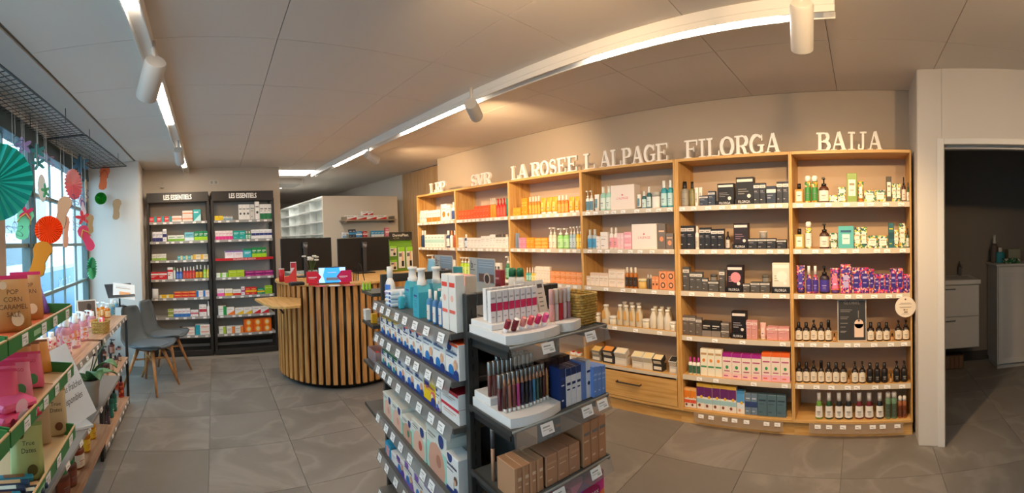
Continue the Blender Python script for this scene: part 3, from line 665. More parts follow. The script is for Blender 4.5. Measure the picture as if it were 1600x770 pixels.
bay(2,1,'''t|grey tube|803|810|364|2|7d8a98,7d8a98
c|pink carton|810.5|821.5|371|2|f08aa0,f4a8b8,f8d0d8|t
c|upright orange carton|822|834|371|2|f59a2a,f8b458,f8d0a0|t
c|flat orange carton|835|855|371.5|2|f6a02e,f8bc60,f8d8a8|m|k=3
p|clear pump bottle|855|867|355|2|d6cdb8,f2f0ea,e8e2d0
p|light green pump bottle|868|887|356|2|8ed07a,f2f0ea,b4e0a0
p|pale blue pump bottle|888|898|354|2|9ab8c8,f2f0ea,c0d4dc
p|yellow pump bottle|898|908|353|2|e8b820,f2f0ea,f4dc70''')
bay(2,2,'''d|teal dropper bottle|820|828|418|2|4aa898,f2efe8,a8dcd0
d|yellow dropper bottle|828|836|418|2|d8b840,f2efe8,f0e0a0
c|cream carton|836|858.5|417|5|f2e6d4,e8d4b8,d8bfa0|t
c|orange carton in double stack|859|909|426|6|f29a5a,f6b080,f8d4b8|m|k=2''')
bay(2,3,'''b|white bottle with red cap|880|906|493|3|e8e4dc,d02a28,f4f0ea
b|green bottle|862|878|500|2|3f9a5a,3f9a5a,cfe8d0''')
bay(2,4,'''b|white bottle with red cap|888|906|552|2|e8e4dc,d02a28,f4f0ea''')
bay(3,0,'''p|small white bottle with pump|913|925|297|2|f2eee6,f2eee6,5a8aa0
t|white tube|926|934|303|1|f2eee6,f2eee6,6a98a8
b|pale teal bottle|935|953|290|2|a8dccc,e8ece4,e4f2ea
c|large pale gift box|953|991|287|1|f6e8dc,e87890,e8a0a8|n|t=L'ALPAGE
t|slim white tube|993.5|1000|303|1|f0ece4,4a4a48,6a98a8
b|dark teal bottle|1000.5|1008|298|1|2f6a72,e4e6e0,cfe4e4
b|tall dark teal bottle|1008|1015.5|291|1|2a6068,e4e6e0,cfe4e4
j|white dispenser jar|1016|1029|299|1|f2eee8,b8b4ac
b|blue bottle with pale oval|1030|1050|280.5|2|2f98a8,dfe6e2,bfe2e4''')
bay(3,1,'''b|clear bottle with blue label|915.6|930.6|358|2|b8c0c4,c8c8c4,4aa0d0
c|small white carton|931|937|369|1|f4ece4,e8dcd4|t
c|white carton with grey text|937.5|949|362|1|f4ece4,e8dcd4|t
b|white and pink bottle|950|963.6|355|2|f4ece6,e4dcd4,f4a8b4
c|pale pink carton|963.8|974|364|2|f6ccd0,f8dcdc,f4a8b4|t
c|pink carton|974.5|986|362|1|f4b4c0,f8d4d8,f08a9a|m|k=2
c|large cream gift box|986|1026|349|1|f6eadf,e87890,e8a0a8|n|t=L'ALPAGE
c|grey carton with orange emblem|1027|1039|349|1|7a7068,f09868,f8c8a8|o
c|low grey carton with orange emblem|1040|1052|364|1|7a7068,f09868,f8c8a8|o''')
bay(3,2,'''c|short cream carton|916|922|431|1|f4e4d2,e8ccb4,d8b89c|k
c|cream carton|922|950|427|4|f4e4d2,e8ccb4,d8b89c|k
c|cream carton in a stack|950|975|421.5|2|f6e6d6,e8d0b8,d8bca0|k|k=2
b|amber oil bottle|975|994|418|3|b86a20,e8dcc8,3a3028
j|honey jar|995|1009|436|1|d8b060,e8dcb0,e8d8a0
b|small silver bottle|1009|1018|429|2|5a5450,c8c4bc
c|small orange carton|1018|1028.5|432|2|e89a68,6a4a38,f4c8a0|o
c|orange carton with dark hexagon|1029|1054|424.5|2|ea9a6a,4a3a34,f0b080|e|k=2''')
row(WALLF,.7005,YF,S(3,3),'''j|white lidded salt jar beside basket|925|935|490|1|d8d0c0,f4f0e8,f0ece0
g|salt bottle with tan tag|938|950|477|1|d8ccb4,f2eee4,d8a860
j|low salt jar with pale lid|950|961|495|1|d6cebc,f4f0e8,e4dccc
g|flower salt bottle with tan tag|961|1001|479.5|4|d4c8b0,f2eee4,dca85c
j|squat flower jar|1001|1012.5|500|1|d6cebc,f4f0e8,7a7488
g|plain salt bottle with white lid|1012.5|1046|485|3|dcd4c4,f2eee4
j|flat cream jar|1044.8|1056|504|1|e8e2d6,f4f0e8,cfc6b4''')
row(WALLF,.7005,YF+.09,S(3,3),'''g|back row salt bottle|968|1001|474|3|d8ccb4,f2eee4
g|rear salt bottle|1016|1048|481|3|d8ccb4,f2eee4''')
row(WALLF,.3655,YF+.01,'drawer top of '+BAY[3],'''m|grey soap box with yellow soap|924|938|543|1|8a867c,e8c070
m|dark soap box with orange soap|941|958|542|1|3a3a3a,e89a4a
m|white soap box with cream soap|960|978|545|1|d8d4cc,f0e0c0
m|open white soap box|987|1004|551|1|d8d4cc,e8dcb0
m|cream soap box|1004|1019|553|1|e0dccf,ecd8a0
m|black soap box with cream soap|1019|1035|556|1|34322f,f0dcb0
m|white and black soap box|1045|1058|559|1|c8c4bc,34322f''')
FB='34363c'
bay(4,0,'''b|grey bottle with black cap|1061|1074|282.6|1|8d8678,1e1c1c,9c9484
b|olive bottle with black cap|1075|1084|283|1|7c7544,1e1c1c,8c8454
t|white tube|1084|1096|292|2|ece6dc,ece6dc,c8beb0
c|low dark blue carton|1092|1106|305|1|3a4452,cfcac4,8a8e98|f
c|dark blue carton|1106|1117|298|1|3a4452,cfcac4,8a8e98|f
D|black display box|1117.5|1146|285|1|1c1a1a,262424,e8e0d4,8a8680||t=FILORGA
D|tall black display box|1146.5|1177|275|1|1c1a1a,262424,e8e0d4,8a8680||t=FILORGA
c|tall charcoal carton|1177|1196|285|2|2f3238,d8d2ca,8a8c94|f
c|charcoal carton with white panel|1197|1212|290|1|2f3a4c,e4ded4,8a8c94|x
c|tall narrow charcoal carton|1213|1232|283|2|30333a,d8d2ca,8a8c94|f''')
bay(4,1,'''c|tall black carton|1061.5|1084|352|2|2a2a2e,cfc8c0,77757a|f
b|slim white bottle|1084.5|1091|353|1|e4e0d8,dcd8d0,c8c0b4
c|black carton|1092|1110|355|2|2a2a2e,cfc8c0,77757a|f
c|black carton with silver band|1110.5|1131|357|2|26262a,d8d2c8,77757a|f
b|small black bottle|1132.6|1139.6|361.5|1|1a1a1c,1a1a1c,cfc8c0
D|black display card box|1143|1168|348|1|18181a,2a2024,e8dcd4,8a6a74||t=FILORGA
c|low black carton|1168.5|1212|372|3|2c2d32,d8d2c8,77757a|f
c|lowest black carton|1213|1228.5|374|1|2c2d32,d8d2c8,77757a|f
j|clear jar on the black carton|1185|1198|361|1|9a948c,c8c0b4,8a847c||b=372''')
bay(4,2,'''c|tall grey carton|1066|1076.5|417|1|55524f,d8d2c8,77757a|f
c|grey carton|1077|1097|425|2|55524f,d8d2c8,77757a|f
c|small grey carton|1097|1105.5|434.4|1|55524f,d8d2c8,77757a|f
c|wide grey carton|1106|1122.5|439|1|55524f,d8d2c8,77757a|f
j|dark jar on the wide grey carton|1108|1119|429|1|3a3836,5a5652,8a847c||b=439
c|tall grey carton beside display|1123|1132|421|1|55524f,d8d2c8,77757a|f
D|black display box with pink picture|1132.5|1160|415|1|161416,2a1e22,f0e0d8,d8a0a8,e8929a||t=FILORGA
c|low grey carton|1160.5|1171|443.5|1|55524f,d8d2c8,77757a|f
c|square grey carton|1172|1202.5|441|2|55524f,d8d2c8,77757a|f
j|dark jar on the square grey carton|1189|1201|430.5|1|4a4a44,6a665e,8a847c||b=441
D|white marbled display box|1204|1234|411|1|1a1816,e8e2d2,f6f2e8,b8b0a0,f4f0e4||t=FILORGA''')
bay(4,3,'''c|tall brown grey carton|1066|1086|494|2|6a6058,cfc6bc,8a8078|f
c|brown grey carton|1086.5|1096|497|1|6a6058,cfc6bc,8a8078|f
c|black and grey carton|1096.5|1125.6|503|2|2a2624,8a8078,cfc6bc|b
c|grey carton in short stack|1126|1138.6|505|1|6e655d,cfc6bc,8a8078|f|k=2
D|tall black text display|1140|1165|488|1|141214,201c1e,e8dccf,a8a0a0||t=FILORGA
c|tall pink carton|1165.5|1183|501|2|d89a94,f0d0c8,b87a78|f
t|small pink tube|1186|1196|505|1|ecb4a8,f0e0d8,f4d0c8
c|pink cube carton|1197|1233|512|2|dc9c98,f2d4cc,b87a78|f''')
bay(4,4,'''b|small bottle with magenta cap|1074|1093|560|3|f2ece4,b82a90,3a6a50
c|tall cream carton with fruit|1093.5|1127.5|547|3|f4ecd4,e88a3a,4a9a6a,c8a070|w
c|cream carton with purple top|1128|1189|555.3|4|f4e2d2,a8288a,3a9a5a,c05a80,f6c8c0|p
c|cream carton with orange top|1189.6|1234|552.4|3|f4e2d2,ee6a2a,3a9a5a,c05a80,f4b8c8|p''')
bay(4,5,'''c|white and orange hair carton|1069|1087.4|608|2|f4ece0,f08a2a,f4b870,e85a3a,f4e0c8,6a3a2a|u
c|purple hair carton|1088|1150|605|5|f6efe4,6a2a6a,f0c050,a8d0d4,f0b830,8a4a3a|u
c|white carton with blue panel|1150.5|1163|612|1|f4f0e8,5aa0d8,4a90c8,e8f0f4,f0b830,e0a888|u
c|steel blue carton|1163.5|1183|615.7|2|6f8498,33487a,c8d0dc,e8902a|m
c|slate blue carton|1183.5|1228|618.6|3|55707c,2a3c48,35505c|t''')
bay(5,0,'''q|square amber perfume bottle|1240|1255|286|1|c08a3a,1a1818,f2e8d4
a|green and yellow aerosol|1256|1277.5|273.5|2|@of,f4f0e8,3a8a3f
p|dark floral pump bottle|1278|1295|276.7|1|5a3020,161414,f0e8d8
c|small white leaf carton|1295.5|1308.7|304.7|1|@gf,f4efe2,b8a888|l
c|small white leaf carton in stack|1309|1321.5|292|1|@gf,f4efe2,b8a888|l|k=2
c|large cream carton with leaf border|1322.8|1339|270|1|7a9a3a,f2ecd4,8a7a5a|l
t|green and orange tube|1340|1349.5|282|1|@of,f08030,f4efe2
c|cream leaf cube|1350|1384|296.7|2|@gf,f6f0e4,c0b090|l
c|tall dark leaf carton|1384.5|1393|275.4|1|4a4438,f0e8d8,9a8c70|l
c|green leaf carton|1393.5|1407.5|286.5|2|@gf,f4eee0,c0b090|l
s|dark spray bottle|1408.5|1416|276|1|4a2a1c,161414,f0d8c8
s|slim green spray|1416.5|1421.5|284.5|1|2f5a3a,2a3a30,e8e4d8''')
bay(5,1,'''q|square clear perfume bottle|1240|1256|357|1|b8a85a,1a1818,f4ecd8
a|white floral aerosol|1257|1267.7|346|1|@gf,f4f0e8,f4f0e8
p|dark pump bottle with leaf label|1279|1295.7|349|1|4a2e20,161414,ece6d8
c|white leaf carton in stack|1296|1308.5|363.7|1|@gf,f4efe2,b8a888|l|k=2
c|teal sea picture box|1309|1334|352.8|1|5ab8b8,2a5a78,e0f0e8|v
c|green tall leaf carton|1334.5|1354.7|354.6|2|@gf,f0ecdc,c0b090|l
c|white leaf cube|1355|1387.7|367.6|2|@gf,f6f0e4,c0b090|l
c|tall teal leaf carton|1388|1396.8|348|1|2f6a70,1f4f5a,c8d048|m
c|small leaf carton|1397|1404|358.5|1|@gf,f0ecdc,c0b090|l
c|rounded green leaf carton|1404.5|1415|348.6|1|@gf,f0ecdc,c0b090|l
s|small green spray|1415.5|1421|356|1|2f4a3a,222a26,d8e4d8''')
bay(5,2,'''t|purple floral tube|1243|1257|415|1|@pf,3a2a6a,4a3a9a,c0b0e0
z|purple floral bottle with white cap|1258|1278.3|415.5|2|@pf,f4f0ec,4a3a9a,c0b0e0
p|black pump bottle with purple label|1279|1296|415.3|1|2a1a2a,161416,4a3a9a,c0b0e0
t|pink floral tube|1296.5|1312|419|1|@pf,5a3a8a,e87a9a,c0b0e0
c|large floral gift pouch|1312.8|1330|413|1|@pf,4a3a9a,c0b0e0|v
c|floral carton with purple label|1331|1357.6|418|2|@pf,3a2f8a,c0b0e0|l
c|narrow floral carton|1358|1365.8|420|1|@pf,3a2f8a,c0b0e0|l
c|short floral carton|1366|1390|428|3|@pf,3a2f8a,c0b0e0|l
c|tall floral carton|1390.5|1411|419|2|@pf,3a2f8a,c0b0e0|l
c|slim floral carton|1411.5|1421.8|428|2|@pf,3a2f8a,c0b0e0|l''')
DK='241a18'; CR='efe2cc'
bay(5,3,f'''b|dark bottle with cream label|1241.3|1264.7|504.6|2|{DK},141212,{CR}|A
p|dark pump bottle left of poster|1265|1276.8|501|1|{DK},141212,{CR}|A
b|dark flat capped bottle|1277|1288|504.6|1|{DK},141212,{CR}|A
z|dark tall capped bottle|1288.3|1299.7|501|1|{DK},141212,{CR}|A
z|tiny amber tester bottle left of poster|1301|1306|521|1|8a4a18,161212,d8a870
b|dark cream label bottle right of poster|1354.5|1366.4|504.6|1|{DK},141212,{CR}|A
b|dark bottle with cream label right|1368|1391.3|504.6|2|{DK},141212,{CR}|A
z|tiny amber tester bottle right of poster|1391.6|1397|521|1|8a4a18,161212,d8a870
p|dark pump bottle right of poster|1398|1421.8|500.5|2|{DK},141212,{CR}|A''')
bay(5,4,f'''b|dark bottle with cream label|1242|1264.8|568|2|{DK},141212,{CR}|A
p|dark pump bottle with cream label|1265|1276.5|565|1|{DK},141212,{CR}|A
z|dark pointed cap bottle|1277|1288|565|1|{DK},141212,{CR}|A
b|dark wide capped bottle with cream label|1288.5|1323.5|568|3|{DK},141212,{CR}|A
z|tiny amber bottle|1324|1328.5|586|1|8a4a18,161212,d8a870
p|dark pump bottle with pale label|1330|1353|566|2|{DK},141212,{CR}|A
b|dark bottle with black label|1353.7|1387.8|568|3|{DK},141212,1c1c1e,c8c0b8
z|small amber tester|1390|1394.5|584|1|8a4a18,161212,d8a870
p|dark pump bottle with black label|1395.6|1419|565|2|{DK},141212,1c1c1e,c8c0b8''')
bay(5,5,'''z|light green shampoo bottle|1272|1286|615|1|6a9a3a,f4f0ea,ece8e0,4a4a48|W
z|dark green shampoo bottle|1287.5|1302|615|1|1f4a2c,f4f0ea,ece8e0,4a4a48|W
z|black shampoo bottle|1303|1333|615|2|1a1c1c,f4f0ea,ece8e0,4a4a48|W
z|red shampoo bottle|1334.5|1366|615|2|6a1420,f4f0ea,ece8e0,4a4a48|W
z|navy shampoo bottle|1367.5|1382|615|1|141a26,f4f0ea,ece8e0,4a4a48|W
a|green mousse can with clear cap|1383|1402|613|2|6a8a6a,e0dcd4,4a5a48
a|brown spray can with white cap|1403|1417|619|2|9a5a34,f4f0ea,6a3420''')
# poster in the fourth shelf and round card hanging on the edge
t=MB(); 
(xa,_),(xb,zt)=WALLF.hit(1308,470,.0),WALLF.hit(1353.5,469,.0); zb=SZ[3]
t.box(xa,0,zb+.001,xb,.01,zt,'c8c0b6'); t.rect(xa+.006,zb+.008,xb-.006,zt-.006,-.0006,'3a3836')
cx=(xa+xb)/2; hh=zt-zb; W_=xb-xa
t.text('GLOBIEL',cx,zt-hh*.11,-.001,.03,'8a8680',W_*.8)
for i,(a,b_) in enumerate([(.75,.5),(.71,.42),(.58,.36),(.54,.3),(.43,.32),(.34,.22),(.24,.26),(.21,.2)]): t.rect(xa+.02,zb+hh*a,xa+.02+W_*b_*.8,zb+hh*a+.003,-.001,'a8a29a')
t.lathe([(0,0)],'efdcc8',3) if 0 else None
t.rect(cx+W_*.08,zb+hh*.1,cx+W_*.4,zb+hh*.42,-.001,'efd2bc'); t.disc(cx+W_*.24,zb+hh*.42,W_*.16,-.001,'efd2bc',16,W_*.16); t.box(cx+W_*.21,-.0015,zb+hh*.56,cx+W_*.24,-.001,zb+hh*.74,'8a8680'); t.disc(cx+W_*.24,zb+hh*.5,.008,-.0016,'5a4a48',10)
o=t.build('poster',None,(0,2.98+.03,0)); tag(o,'dark poster with a cream bottle picture among the dark bottles','poster')
C=WALLF.hit(1415,479.5,-.02); rr=.073
m=MB(); m.prism([(rr*math.cos(R(15*i)),rr*math.sin(R(15*i))) for i in range(24)],-.002,0,'efe2cf'); m.disc(0,rr*.72,.006,-.003,'5a4a40',8)
for z_,a in ((.35,.5),(.24,.62),(-.02,.6),(-.1,.5),(-.7,.35)): m.rect(-rr*a,rr*z_,rr*a,rr*z_+.0025,-.003,'8a7c6c')
m.rect(-rr*.2,-rr*.35,-rr*.02,-rr*.2,-.003,'8a7c6c'); m.rect(rr*.04,-rr*.35,rr*.2,-rr*.2,-.003,'c8a860'); m.rect(-rr*.15,-rr*.58,rr*.2,-rr*.42,-.003,'9a8c7c')
o=m.build('round_card',None,(C[0],2.98-.012,C[1])); tag(o,'round cream card hanging from the right end of the third shelf','card')
# ================================================================ BLACK ESSENTIALS RACKS
UZ=[1.7719,1.5144,1.2655,1.0156,.7699,.5162,.2711]
def unit(px0,px1,label,red=False):
    ya=UNITF.hit(px0,310,0)[0]; yb=UNITF.hit(px1,310,0)[0]; W=yb-ya
    t=thing('essentials_rack',label,'rack',(-5.69,ya,0),R(90),'black essentials racks at the far wall')
    K='2d2a29'
    for x in (0,W-.035):
        bx('post',(x,0,0,x+.035,.035,2.06),K,t,.002); bx('post',(x,.2,0,x+.035,.235,2.06),K,t,.002)
    hb_=bx('header_board',(.01,-.02,2.03,W-.01,.23,2.157),'332f2d',t,.003)
    h=MB(); [h.text('LES ESSENTIELS',W/2+a_,2.062+b_,-.0212-.0002*i_,.092,'f4f0e8',None,.6) for i_,(a_,b_) in enumerate(((0,0),(.004,0),(-.003,0),(0,.003)))]; h.build('lettering',hb_)
    bx('base',(.035,.0,.0,W-.035,.235,.07),K,t,.002); bx('back_bar',(.035,.22,.11,W-.035,.232,.17),K,t)
    bx('back_panel',(.035,.236,.07,W-.035,.24,2.03),'mt:a8a29a',t)
    for i,z in enumerate(UZ):
        s=bx('shelf',(.036,.0,z-.008,W-.036,.215,z),'gl:c9c7c2',t,.001)
        r_=red and i==2
        MB().box(.036,-.005,z-.03,W-.036,-.002,z+.004,'c8202c' if r_ else 'gl:a9a6a2').build('price_rail',s)
        if r_: q=MB(); q.text('PRODUITS DE SAISON',W/2,z-.026,-.0058,.034,'f6e8e4',None,.9); q.build('lettering',s)
        else: tags(s,.05,W-.05,z-.016,-.0065,False,6,.042,.024)
    return t
unit(228,326.5,'black open rack with white lettering on header, the left one',0)
unit(329,427.8,'black open rack with red seasonal strip, the right one',1)
UN=['plain black rack','red striped black rack']
def ur(u,i,spec): row(UNITF,UZ[i]+.0005,.012,f"{['top','second','third','fourth','fifth','sixth','bottom'][i]} shelf of {UN[u]}",spec)
ur(0,0,'''c|red and teal carton|233|268|338|3|d8242c,2a9a9a,f4e0e0|r
c|flat peach carton|268.5|284|337|1|f4ddd0,e88a68,d8a898|m
c|flat peach carton in stack|284.5|301|328.7|1|f4ddd0,e88a68,d8a898|m|k=2
c|teal carton|301.5|313.5|326.7|1|2fa8a8,bfe6e4,e8f4f4|s''')
ur(0,1,'''c|white and navy carton|238|253.6|361.8|3|f0eef2,2a2a6a,8a8aaa|b
c|tall white and navy carton|254|260|357.6|1|f0eef2,2a2a6a,8a8aaa|m
c|green and white carton|262|287.8|367|2|eef0e4,7ab82a,4a8a3a|b
c|blue and white carton|288|302.6|362.5|1|7ac4d0,e8f4f4,2a7a8a|b
c|green and lime carton|303|325|360.5|3|1f8a5a,a8d82a,e8f4e0|b''')
ur(0,2,'''c|small white carton|237|259.6|396.5|3|ece8dc,9ac04a,b8b4a8|b
c|low teal carton|277|301.5|399|3|4ab0b8,e0d8a0,e8f0f0|r
c|low yellow carton|302|325|397|2|f2e2c0,f0b83a,c8a070|h''')
ur(0,3,'''c|red and white carton|235|261|424.7|2|d8202c,f4f0ec,f4d0d0|x
c|tall red and white carton|261.5|270|417.7|1|f2ece8,d8202c,d8202c|x
b|white bottle|270.5|274|417|1|e8ece0,9ac88a
s|blue spray bottle|274.6|285|418.8|2|2a5ab8,f0f0f0,6a90d8
s|red spray bottle|285.4|305|416.5|4|c8202c,f0eeea,e85a4a
s|navy and yellow spray bottle|305|316.5|414|2|1a2238,f0eeea,e8b020
s|lime spray bottle|317|322.7|414|1|8ac82a,f0eeea,c8e870
s|yellow spray bottle|322.8|328|414|1|f0d01a,f0eeea,f8e870''')
ur(0,4,'''f|white and blue pouch|237|247.5|450|1|e8ecf0,2a4a8a
c|flat yellow carton|249|271|460.5|2|f0c020,f4e8c8,e8a020|h
c|orange and red carton|271.7|306|455|3|ee7a1e,d8302a,f8d0a0|y|k=2
c|blue and white carton|306.5|328|453.5|2|f2e8e4,1a78c8,e8b0a0|h''')
ur(0,5,'''c|olive carton|262|270.6|483|1|a8b04a,e8e8c0,6a7a2a|m|k=2
c|white and blue carton|271|297|482|4|f2f2f4,3a78c0,e88a98|b
c|white and pink carton|297.6|310|484|2|f2ece8,d86a7a,b8b0b0|m
c|tall white carton|311|322.5|475.5|2|f4ece8,c83a4a,b8b0b0|m
s|white bottle|323|328|470.6|1|f4f2f0,f4f2f0''')
ur(0,6,'''b|amber bottle|279.5|285.4|510|1|c87a1a,3a2a1a,e8b050
c|white and teal carton|285.6|304.4|512|1|f4ece4,2aa8c0,ee6a3a|h|k=2
c|wide white and teal carton|305|328|507|1|f4ece4,2aa8c0,ee6a3a|h|k=2''')
ur(1,0,'''c|yellow carton|335|348.4|337|2|ecc81a,f8e890,c89a1a|t
b|tiny white bottle|348.6|364|337.5|5|f0ece4,f4f0ec,8ab0c0
c|white carton with dark ring|372.5|390|319|3|f2ede6,3a4240,6a6a68|o
c|grey and white carton|390.5|397.5|319|1|d8d4cc,8a8a86,6a6a68|t
c|tall white carton with ring|398|405|314.4|1|f2ede6,3a4240,6a6a68|o
c|white carton with green foot|405.5|424|318.5|3|f2ede6,1f7a4a,8a8a86|b''')
ur(1,1,'''c|pink and white carton|336|363.6|360|5|f2e4e0,e83a8a,e8a0b8|b
c|teal carton|364|383.3|360|2|1fa8a0,d8f0ec,c8ece8|t
b|small green bottle|383.6|392|361|2|1f8a5a,e8e4dc,bfe0c8
c|white and navy carton|392.3|425|357.8|5|f2f0f0,2a3a7a,d8d4d4|m''')
ur(1,2,'''c|white and purple carton|351.5|379.6|391|2|f2e8ea,8a6ab0,d89aa8|k
c|blue and green carton|380|393|388|1|3ab0c0,1f8a5a,e8f4f4|k
c|green and lime carton|393.3|416|386|3|1f8a4a,a8d42a,e8f4e0|b''')
ur(1,3,'''c|white and green carton|338|356.7|426|2|eef0e6,8ac83a,b8d8a0|r
c|lime carton|357|382|421.5|2|b4cc2a,d8e88a,6a8a2a|t
c|magenta carton|382.7|427|422|3|b02a7a,7a1a6a,f0a0c0|m''')
ur(1,4,'''c|pink and white carton|339|350.5|451|1|f2e8e8,e85a9a,c0a8b0|b
c|yellow and white carton|350.8|363.6|451|1|f4eee0,f0b82a,c0b0a0|b
c|red and white carton|364|376.5|452|1|f4ece8,d83a2a,c0b0a8|b
c|small white cross carton|377|382.5|447.5|1|f0e8ec,b85a8a,c83a3a|m
c|red and yellow carton|383|401|448|2|d82a2a,f0b82a,f8e0a0|m
c|green and yellow carton|401.5|413.5|450|1|1f8a6a,f0c82a,d8ecd8|m
c|lime carton|414|425.3|445.5|2|9ac82a,d8e88a,5a8a2a|t''')
ur(1,5,'''c|white and green carton|341|353.6|478|1|f0ece8,1f9a4a,c0b8b0|r
c|orange slanted stripe carton|354|366.5|480|1|f2ece8,f07a2a,c0b0a8|s
c|yellow slanted stripe carton|367|394|480|2|f2ece8,f0c020,c0b0a8|s
c|red slanted stripe carton|394.4|420|478|2|f2ece8,d8202c,c0a8a8|s''')
ur(1,6,'''c|white and lime carton|342|353|510|1|f0ece4,b0cc3a,c0b8a8|r
c|white and orange carton|354|380.6|509|2|f2ece4,f0883a,c0b0a0|r
c|large orange carton|381|424|496.5|3|ee6420,f8a82a,f8d8b0|e|k=2''')
# ================================================================ ROUND COUNTER
CX,CY,CR=-4.59,1.72,.69
t=thing('round_counter','round wooden counter clad in vertical slats','counter',(CX,CY,0))
MB().lathe([(CR-.03,.03),(CR-.03,1.02)],'1d1713',64).build('core',t)
MB().lathe([(CR-.12,0),(CR-.12,.035)],'17130f',48).build('base',t)
m=MB(); m.lathe([(CR+.012,1.02),(CR+.02,1.024),(CR+.02,1.046),(CR+.014,1.05)],'birch',72); m.build('counter_top',t)
sl=MB().box(-.0215,-.03,0,.0215,0,.965,'slat',.002).mesh('slat')
for i in range(58):
    a=2*math.pi*i/58; o=put(sl,'slat',t,(CR*math.cos(a),CR*math.sin(a),.055),a+math.pi/2)
    o.location=((CR-.028)*math.cos(a),(CR-.028)*math.sin(a),.055); 
P=[onZ(x,y,.9) for x,y in ((398,467),(408,473),(425,479.5),(445,480),(470,478),(470,466),(430,464))]
m=MB(); m.plate([(p.x,p.y) for p in P],.885,.905,'birch'); m.build('side_shelf',t).matrix_parent_inverse=Matrix.Translation((-CX,-CY,0))
m=MB(); q=onZ(436,478,.88); m.tube([(q.x-CX-.06,q.y-CY,.88),(q.x-CX-.04,q.y-CY+.05,.80)],.01,'26211d',6); m.build('bracket',t)
CT=1.05
dk=thing('service_desk','pale wooden desk under the bandage display','desk',(-5.25,2.44,0))
bx('desk_top',(0,0,1.0,.6,.53,1.03),'birch',dk,.003); bx('front_panel',(.54,.01,0,.57,.52,1.0),'birchv',dk); bx('side_panel',(.02,.5,0,.54,.52,1.0),'birchv',dk)
def monitor(px0,px1,y0,y1,hx,label):
    A=onX(px0,y0,-4.85); B=onX(px1,y0,-4.85); Cc=onX(px1,y1,-4.85); W=B.y-A.y; zt=A.z
    o=thing('monitor',label,'monitor',(-4.85,(A.y+B.y)/2,CT+.001),R(90),'black monitors seen from behind')
    z1=zt-CT; z0=Cc.z-CT+.0
    MB().box(-W/2,-.012,z0,W/2,.02,z1,'121212',.005).build('screen_back',o)
    h=onX(hx,y0,-4.85).y-(A.y+B.y)/2
    MB().box(h-.022,-.05,.012,h+.022,-.025,z1-.07,'3a3a3c',.003).box(h-.028,-.055,z1-.12,h+.028,-.012,z1-.05,'4a4a4c',.003).build('stand',o)
    MB().box(h-.11,-.1,0,h+.11,.08,.012,'1c1c1e',.003).build('foot',o)
    q=MB(); q.text('hp',h,z1-.10,-.0562,.05,'c8c8ca'); q.build('badge',o)
monitor(438,517,373,420,475,'black monitor with upright stand seen from behind, the one behind the flowers')
monitor(527,607,373,421,567,'black monitor with upright stand seen from behind, the one beside bandage display')
def at(px,py,z): return onZ(px,py,z)
def oncounter(px,r): # point over the counter at horizontal distance r
    v=ray(px,430); h=Vector((v.x,v.y)).normalized(); return Vector((h.x*r,h.y*r,CT+.0005))
def hz(y,r,px): v=ray(px,y); return 1.5+v.z/math.hypot(v.x,v.y)*r
FA=R(90)-.32  # things on the counter face the camera
def cobj(name,px,r,mb,label,cat,group=None,rz=FA): o=mb.build(name,None,oncounter(px,r),rz); tag(o,label,cat,group); return o
p=oncounter(440,4.55)
m=MB(); m.lathe([(.03,0),(.03,.13)],'c81e2c',16); c=MB(); c.lathe([(.031,.13),(.031,.138)],'e8d8d8',16)
t=thing('red_can','red round can standing at left end of the counter','can',p); m.build('body',t); c.build('lid',t)
t=thing('leaflet_holder','red wedge leaflet holder with a white printed card','holder',oncounter(454,4.45),FA)
MB().prism([(-.06,0),(.06,0),(.06,.17),(-.02,.06),(-.06,.06)],-.03,.05,'d8382c').build('body',t)
MB().box(-.0,-.0,.08,.062,.012,.21,'f0e4e0').box(.004,-.002,.15,.058,0,.2,'c8303a').build('leaflet',t)
t=thing('card_terminal','black payment terminal lying on the counter edge','terminal',oncounter(463,4.15),FA+.4)
MB().box(-.07,-.04,0,.07,.04,.03,'1a1a1c',.006).build('body',t); MB().box(-.06,-.03,.03,.0,.03,.034,'3a4a50').box(.01,-.03,.03,.06,.03,.034,'4a4a4c').build('keypad',t)
m=MB()
for i in range(3): m.tube([(.02*i,0,.006),(.02*i+.05,.04,.05),(.12,.02+.02*i,.02),(.16,-.03,.006)],.004,'141414',6)
cobj('cable',480,4.35,m,'black cable looped on the counter behind the terminal','cable')
m=MB()
for i in range(4): m.tube([(.015*i-.05,0,.004),(.02*i-.05,.03,.12+.02*i),(.03,.02,.16),(.06,-.01,.004)],.004,'141414',6)
cobj('cable',560,4.35,m,'black cable loops standing beside the right monitor','cable')
# vase with flowers
t=thing('flower_vase','small vase with white flowers in front of left monitor','vase',oncounter(487,4.4))
MB().lathe([(.02,0),(.028,.04),(.016,.09),(.018,.11)],'c8c4bc',14).build('vase',t)
st=MB(); fl=MB(); lf=MB()
for i in range(9):
    a=i*2.4; e=Vector((.012*i*math.cos(a)*.9,.012*i*math.sin(a)*.9,.2+.012*(i%4)+.02)); st.tube([(0,0,.09),e*.6+Vector((0,0,.04)),e],.002,'4a6a2a',4)
    for k in range(5):
        b=k*1.256; c=e+Vector((.014*math.cos(b),.014*math.sin(b),.0)); s0=len(fl.v); fl.lathe([(0.001,0),(.012,.006),(.008,.016),(.001,.018)],'f2efe4',6); fl.xf(Matrix.Translation(c),s0)
    s0=len(fl.v); fl.lathe([(.001,.01),(.006,.014),(.001,.02)],'e0c850',6); fl.xf(Matrix.Translation(e),s0)
st.build('stem',t); struct(fl.build('blossoms',t),'stuff')
